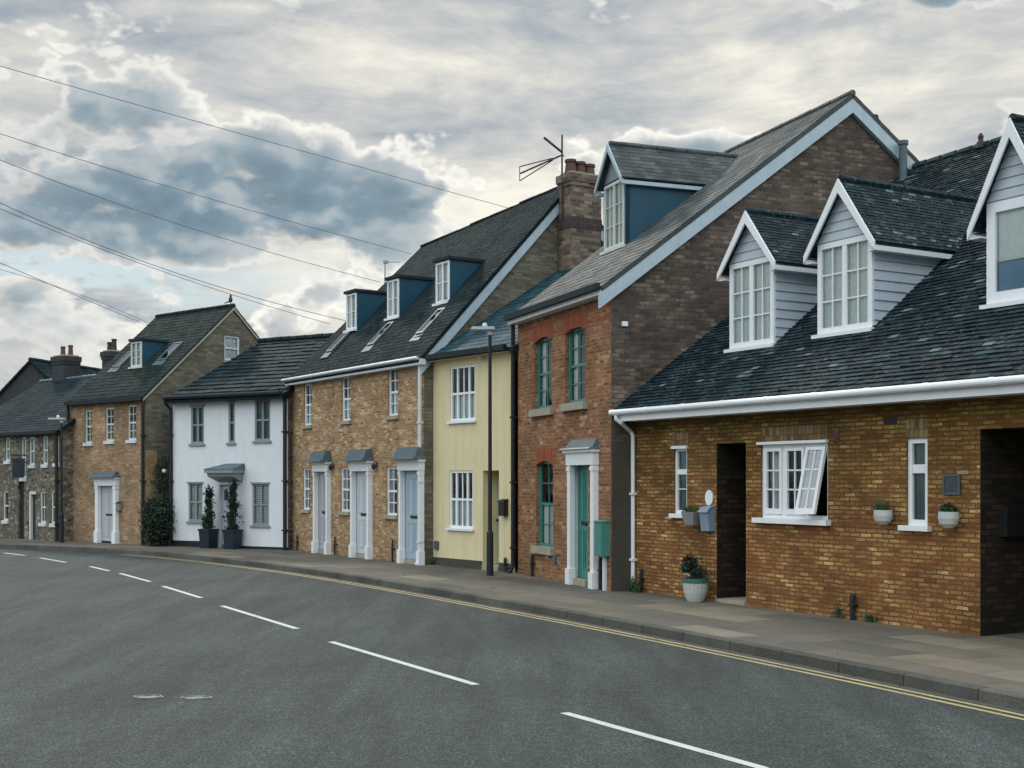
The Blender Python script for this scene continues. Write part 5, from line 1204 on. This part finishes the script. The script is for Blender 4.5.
# ================================================================== street lamps
def lamp(x,yb,yt,label,rz,armx):
    Y=FL*EYE/(yb-HZ); X=(x-512)/FL*Y; h=(yb-yt)/FL*Y
    t=thing('street_lamp',label,'street lamp',(X,Y,KERB),0,'black street lamps on the pavement')
    mb=MB(); mb.tube([(0,0,-.05),(0,0,.80),(0,0,.84),(0,0,.87)],[.068,.068,.064,.04],14); mb.build('base',M['black'],t)
    mb=MB(); mb.tube([(0,0,.86),(0,0,h)],[.040,.032],12); mb.build('post',M['black'],t)
    mb=MB(); mb.tube([(0,0,h),(0,0,h+.10)],[.05,.055],12); mb.hexa([(armx*a,b,h+c) for c,a0_,a1_ in ((.10,-.38,.10),(.155,-.34,.08)) for a,b in ((a0_,-.11),(a1_,-.11),(a1_,.11),(a0_,.11))]); mb.build('lamp_head',M['lumin'],t)
    mb=MB(); mb.lathe((-.10*armx,0,h+.155),[(.045,0),(.05,.04),(.035,.07),(.01,.08)],10); mb.build('light_sensor',M['white_old'],t)
lamp(490,575.5,335,'slim black street lamp with flat grey head in front of the yellow house',0,1)
lamp(61.5,542.5,423,'black street lamp in front of the right end of the stone cottage',0,1)

# ================================================================== overhead wires
def wire(pts,label,r=.008):
    P=[]
    for x,y,Y in pts: P.append(Vector(((x-512)/FL*Y, Y, KERB+EYE-(y-HZ)/FL*Y)))
    a,b=P[0],P[-1]; m=P[1] if len(P)>2 else (a+b)/2
    C=[]; n=28
    for i in range(n+1):
        t=i/n
        if len(P)>2: C.append(a*(1-t)*(1-2*t)+m*4*t*(1-t)+b*t*(2*t-1))
        else: C.append(a.lerp(b,t))
    mb=MB(); mb.tube(C,r*.78,6); o=mb.build('overhead_wire',M['wire']); tag(o,label,'wire','overhead wires across the sky'); return o
wire([(-160,20,22),(170,114,27),(512,209,32)],'highest overhead wire, ending behind the terrace roof near the chimney',.0085)
wire([(-160,77,22),(140,178,28),(412,254,35)],'second overhead wire from the top, ending above the middle of the terrace roof',.0085)
wire([(-160,90,22),(130,208,28),(380,282,35)],'third overhead wire from the top, just below the second',.0085)
wire([(-160,120,22),(120,253,29),(347,321,36)],'fourth overhead wire from the top, upper one of the close pair',.010)
wire([(-160,137,22),(120,256,29),(330,324,36)],'fifth overhead wire from the top, lower one of the close pair',.0085)
wire([(-160,193,24),(40,280,30),(140,322,38)],'short upper wire leading to the orange brick house dormer',.009)
wire([(-160,240,24),(20,275,30),(150,324,38)],'faint lowest wire leading to the orange brick house roof',.0075)

# ================================================================== small litter leaves near the kerb
rg=random.Random(77); mb=MB()
for i in range(60):
    k=rg.randrange(20,min(len(KS)-2,75)); s_=rg.choice([-.06,-.1,-.2,-.03,.3,.9,1.6]); p=KS[k]+NR[k]*(s_+rg.uniform(-.04,.04)); z=.008 if s_<0 else KERB+.004
    d_=rg.uniform(.012,.03); a=rg.uniform(0,6.28); ca,sa_=math.cos(a)*d_,math.sin(a)*d_
    mb.face([(p.x-ca,p.y-sa_,z),(p.x+sa_*.6,p.y-ca*.6,z+.012),(p.x+ca,p.y+sa_,z+.004),(p.x-sa_*.6,p.y+ca*.6,z+.015)],rnd=rg.random())
tag(mb.build('fallen_leaves',plain('dry_leaf',(.16,.11,.06),.8,.4,20)),'scattered dry leaves along the kerb and pavement','leaves',kind='stuff')

# ================================================================== camera
cam=bpy.data.cameras.new('camera'); co=bpy.data.objects.new('camera',cam); col.objects.link(co); scn.camera=co
co.location=(0,0,EYE+KERB); co.rotation_euler=(RD(90),0,0); cam.sensor_width=36; cam.lens=36*FL/1024; cam.shift_y=(HZ-384)/1024; cam.clip_end=5000; cam.clip_start=.1

# ================================================================== light and sky
SUN_AZ=RD(-24); SUN_EL=RD(36)          # to the left and beyond the houses, veiled by cloud
sd=Vector((math.sin(SUN_AZ)*math.cos(SUN_EL), math.cos(SUN_AZ)*math.cos(SUN_EL), math.sin(SUN_EL)))
sl_=bpy.data.lights.new('sun','SUN'); so=bpy.data.objects.new('sun',sl_); col.objects.link(so)
sl_.energy=1.1; sl_.angle=RD(9); sl_.color=(1,.94,.84); so.rotation_euler=sd.to_track_quat('Z','Y').to_euler()
#SKYBEGIN
W=bpy.data.worlds.new('World'); scn.world=W; W.use_nodes=True; nt=W.node_tree; nt.nodes.clear()
out=nt.nodes.new('ShaderNodeOutputWorld'); bg=nt.nodes.new('ShaderNodeBackground'); nt.links.new(bg.outputs[0],out.inputs[0])
sky=nt.nodes.new('ShaderNodeTexSky'); sky.sky_type='NISHITA'; sky.sun_disc=False; sky.sun_elevation=SUN_EL; sky.sun_rotation=SUN_AZ
sky.air_density=1.3; sky.dust_density=1.5
tc=nt.nodes.new('ShaderNodeTexCoord'); D_=tc.outputs['Generated']
sx=nt.nodes.new('ShaderNodeSeparateXYZ'); nt.links.new(D_,sx.inputs[0])
el=math_(nt,'ARCSINE',sx.outputs[2]); az=math_(nt,'ARCTAN2',sx.outputs[0],sx.outputs[1])
# cloud coordinates: bearing and height, flattened layers towards the horizon
cmb=nt.nodes.new('ShaderNodeCombineXYZ'); nt.links.new(az,cmb.inputs[0]); nt.links.new(math_(nt,'MULTIPLY',el,1.7),cmb.inputs[1]); cmb.inputs[2].default_value=3.7
C_=cmb.outputs[0]
def wn(vec,scale,det,rough,dist=0,off=(0,0,0)):
    mp=nt.nodes.new('ShaderNodeMapping'); mp.inputs['Location'].default_value=off; nt.links.new(vec,mp.inputs[0]); return noise(nt,mp.outputs[0],scale,det,rough,dist)
def azel(x,y): X=(x-512)/FL; Z=(480-y)/FL; return math.atan2(X,1), math.atan2(Z,math.hypot(X,1))
def blob(x,y,wx,wy,amp):
    a,e=azel(x,y); da=math_(nt,'DIVIDE',math_(nt,'SUBTRACT',az,a),wx/FL); de=math_(nt,'DIVIDE',math_(nt,'SUBTRACT',el,e),wy/FL)
    r2=math_(nt,'ADD',math_(nt,'MULTIPLY',da,da),math_(nt,'MULTIPLY',de,de)); return math_(nt,'MULTIPLY',math_(nt,'POWER',2.718,math_(nt,'MULTIPLY',r2,-1)),amp)
def total(items):
    t=None
    for it in items:
        b=blob(*it); t=b if t is None else math_(nt,'ADD',t,b)
    return t
# cumulus: density = billowing noise + placed masses
def cumulus(vec, det):
    wq=nt.nodes.new('ShaderNodeTexNoise'); wq.noise_dimensions='2D'; wq.inputs['Scale'].default_value=10; wq.inputs['Detail'].default_value=4; nt.links.new(vec,wq.inputs['Vector'])
    wv_=nt.nodes.new('ShaderNodeVectorMath'); wv_.operation='MULTIPLY_ADD'; nt.links.new(wq.outputs['Color'],wv_.inputs[0]); wv_.inputs[1].default_value=(.045,.045,0); nt.links.new(vec,wv_.inputs[2])
    v=nt.nodes.new('ShaderNodeTexVoronoi'); v.voronoi_dimensions='2D'; v.feature='SMOOTH_F1'; v.inputs['Scale'].default_value=19; v.inputs['Detail'].default_value=2.4 if det>4 else 1.0; v.inputs['Roughness'].default_value=.5; v.inputs['Lacunarity'].default_value=2.2; v.inputs['Smoothness'].default_value=.3; v.normalize=True
    nt.links.new(wv_.outputs[0],v.inputs['Vector'])
    n=wn(vec,6.5,det,.55,.15,(2.3,1.1,0))
    a=math_(nt,'MULTIPLY',math_(nt,'SUBTRACT',n,.5),1.15)
    return n, math_(nt,'ADD',a,math_(nt,'MULTIPLY',math_(nt,'SUBTRACT',.30,v.outputs['Distance']),.75))
place=total([(290,195,160,58,.42),(60,225,190,48,.36),(270,140,70,26,.20),(400,230,70,40,.12),(70,85,130,52,.42),(130,40,60,30,.14),(200,100,70,30,.10),(645,152,66,24,.52),(735,152,50,17,.44),(585,172,35,22,.30),(430,215,60,40,.12),(900,190,120,30,-.2),(960,-22,110,30,.50),(465,195,55,60,.10),(350,295,110,20,.10),(200,345,110,18,.18),(20,300,70,18,.20),(310,345,60,16,.16),(1180,120,160,60,.3),(-150,150,150,90,.2),(520,100,90,35,-.12),(660,60,260,50,-.22),(330,40,140,45,-.14),(120,272,150,14,-.18)])
n1,cu0=cumulus(C_,6)
up=nt.nodes.new('ShaderNodeVectorMath'); up.operation='ADD'; nt.links.new(C_,up.inputs[0]); up.inputs[1].default_value=(.010,.020,0)
n1b,cu1=cumulus(up.outputs[0],3)
fine_=wn(C_,40,6,.65,.2,(5,1,0))
dens=math_(nt,'ADD',math_(nt,'SUBTRACT',cu0,.035),place)
dens=math_(nt,'ADD',dens,math_(nt,'MULTIPLY',math_(nt,'SUBTRACT',fine_,.5),.10))
heavy=total([(290,205,135,48,.26),(90,215,150,45,.24),(150,150,70,28,.10),(80,100,90,40,.15),(400,215,50,40,.08),(650,172,60,12,.14),(740,172,50,9,.08),(960,-5,90,16,.2),(350,290,80,12,.05)])
dsh=math_(nt,'ADD',dens,math_(nt,'MULTIPLY',heavy,ramp(nt,[(.12,g(0)),(.30,g(1))],dens).outputs[0]))
mask=ramp(nt,[(.10,g(0)),(.20,g(1))],dens).outputs[0]
# back-lit: rims bright, hearts of the clouds dim blue grey; upper sides of the billows catch more light
shadeB=ramp(nt,[(.10,(.70,.70,.68)),(.18,(.98,.96,.88)),(.26,(.76,.76,.73)),(.34,(.50,.53,.54)),(.42,(.36,.425,.465)),(.57,(.235,.32,.38)),(.85,(.18,.27,.34))],dsh).outputs[0]
shadeA=ramp(nt,[(.10,(.56,.575,.58)),(.18,(.66,.665,.65)),(.26,(.60,.615,.61)),(.34,(.50,.53,.54)),(.42,(.36,.425,.465)),(.57,(.235,.32,.38)),(.85,(.18,.27,.34))],dsh).outputs[0]
glo=total([(450,235,140,90,1.8),(330,110,120,30,.9),(670,140,140,40,1.3),(330,115,80,35,.45),(150,330,200,40,.55),(20,285,120,30,.4),(90,60,150,50,.9),(900,20,160,60,.4),(350,310,160,40,.4)])
shade=mixc(nt,math_(nt,'ADD',glo,math_(nt,'MULTIPLY',math_(nt,'SUBTRACT',wn(C_,8,3,.5,0,(9,4,0)),.45),1.6),clamp=True),shadeA,shadeB)
rim=math_(nt,'MULTIPLY',math_(nt,'SUBTRACT',cu0,cu1),1.0)
lit=ramp(nt,[(.30,g(.80)),(.5,g(1.0)),(.62,g(1.28)),(.8,g(1.6))],math_(nt,'ADD',math_(nt,'MULTIPLY',rim,1.6),.5)).outputs[0]
lf=ramp(nt,[(.5,g(0)),(.80,g(1))],math_(nt,'ADD',math_(nt,'MULTIPLY',rim,1.6),.5)).outputs[0]
dk=ramp(nt,[(.2,g(.82)),(.5,g(1.0))],math_(nt,'ADD',math_(nt,'MULTIPLY',rim,1.6),.5)).outputs[0]
shade=mixc(nt,math_(nt,'MULTIPLY',lf,.38),mixc(nt,1,shade,dk,'MULTIPLY'),(.74,.74,.71))
mn=nt.nodes.new('ShaderNodeMix'); mn.data_type='RGBA'; mn.blend_type='DARKEN'; mn.inputs[0].default_value=1; nt.links.new(shade,mn.inputs[6]); mn.inputs[7].default_value=(1.0,.98,.91,1); shade=mn.outputs[2]
# upper veil: streaky pale sheet with soft grey patches
vm=nt.nodes.new('ShaderNodeMapping'); vm.inputs['Scale'].default_value=(1,1.9,1); vm.inputs['Rotation'].default_value=(0,0,RD(-12)); nt.links.new(C_,vm.inputs[0])
nv=noise(nt,vm.outputs[0],5.5,9,.58,.3); nv2=noise(nt,vm.outputs[0],17,8,.62,.25)
glow=total([(640,40,260,160,.0),(760,90,220,40,.09),(150,10,300,40,-.05),(480,230,150,70,.26),(620,60,200,25,.06),(900,70,160,50,.05),(420,300,200,40,.10),(560,110,130,40,-.10),(940,110,120,16,-.10),(560,160,60,30,.06)])
veil=ramp(nt,[(.30,(.30,.36,.42)),(.42,(.42,.455,.48)),(.52,(.55,.56,.555)),(.61,(.68,.67,.62)),(.74,(.88,.85,.75))],math_(nt,'ADD',math_(nt,'ADD',math_(nt,'MULTIPLY',nv,.72),math_(nt,'MULTIPLY',nv2,.28)),glow)).outputs[0]
vcov=total([(60,268,190,20,1.3),(190,300,190,16,.7),(440,262,70,22,.5),(900,150,60,10,.2)])
vmask=math_(nt,'SUBTRACT',1.0,math_(nt,'MULTIPLY',vcov,ramp(nt,[(.36,g(0)),(.55,g(1))],nv2).outputs[0]),clamp=True)
skyc=mixc(nt,1,sky.outputs[0],g(.085),'MULTIPLY')
skyb=mixc(nt,.6,skyc,(.19,.39,.56))
c=mixc(nt,vmask,skyb,veil); c=mixc(nt,mask,c,shade)
# the half of the sky behind the camera is unseen, made brighter and bluer to light the house fronts
bk=nt.nodes.new('ShaderNodeMapRange'); bk.inputs[1].default_value=.45; bk.inputs[2].default_value=-.10; nt.links.new(sx.outputs[1],bk.inputs[0])
n0=wn(D_,2.2,3,.55); bg2=nt.nodes.new('ShaderNodeBackground')
low=ramp(nt,[(.06,g(.16)),(.32,g(1.25)),(.6,g(1.65))],sx.outputs[2]).outputs[0]   # low band dimmed for unbuilt houses opposite and deeper eave shade, overhead brightened
nt.links.new(mixc(nt,1,mixc(nt,ramp(nt,[(.42,g(0)),(.58,g(1))],n0).outputs[0],(.56,.78,.94),(1.40,1.44,1.42)),low,'MULTIPLY'),bg2.inputs[0])
mxs=nt.nodes.new('ShaderNodeMixShader'); nt.links.new(bk.outputs[0],mxs.inputs[0]); nt.links.new(bg.outputs[0],mxs.inputs[1]); nt.links.new(bg2.outputs[0],mxs.inputs[2]); nt.links.new(mxs.outputs[0],out.inputs[0])
W.cycles.sampling_method='MANUAL'; W.cycles.sample_map_resolution=512
for n_ in nt.nodes:
    if n_.type=='TEX_NOISE': n_.noise_dimensions='2D' if n_ != n0.node else '3D'
# below the horizon the sky is never seen
nt.links.new(c,bg.inputs[0]); bg.inputs[1].default_value=1.0
scn.view_settings.view_transform='Standard'; scn.view_settings.look='None'; scn.view_settings.exposure=.14; scn.view_settings.gamma=1
scn.render.engine='CYCLES'; scn.cycles.max_bounces=6; scn.cycles.transparent_max_bounces=8
scn.render.resolution_x=1024; scn.render.resolution_y=768
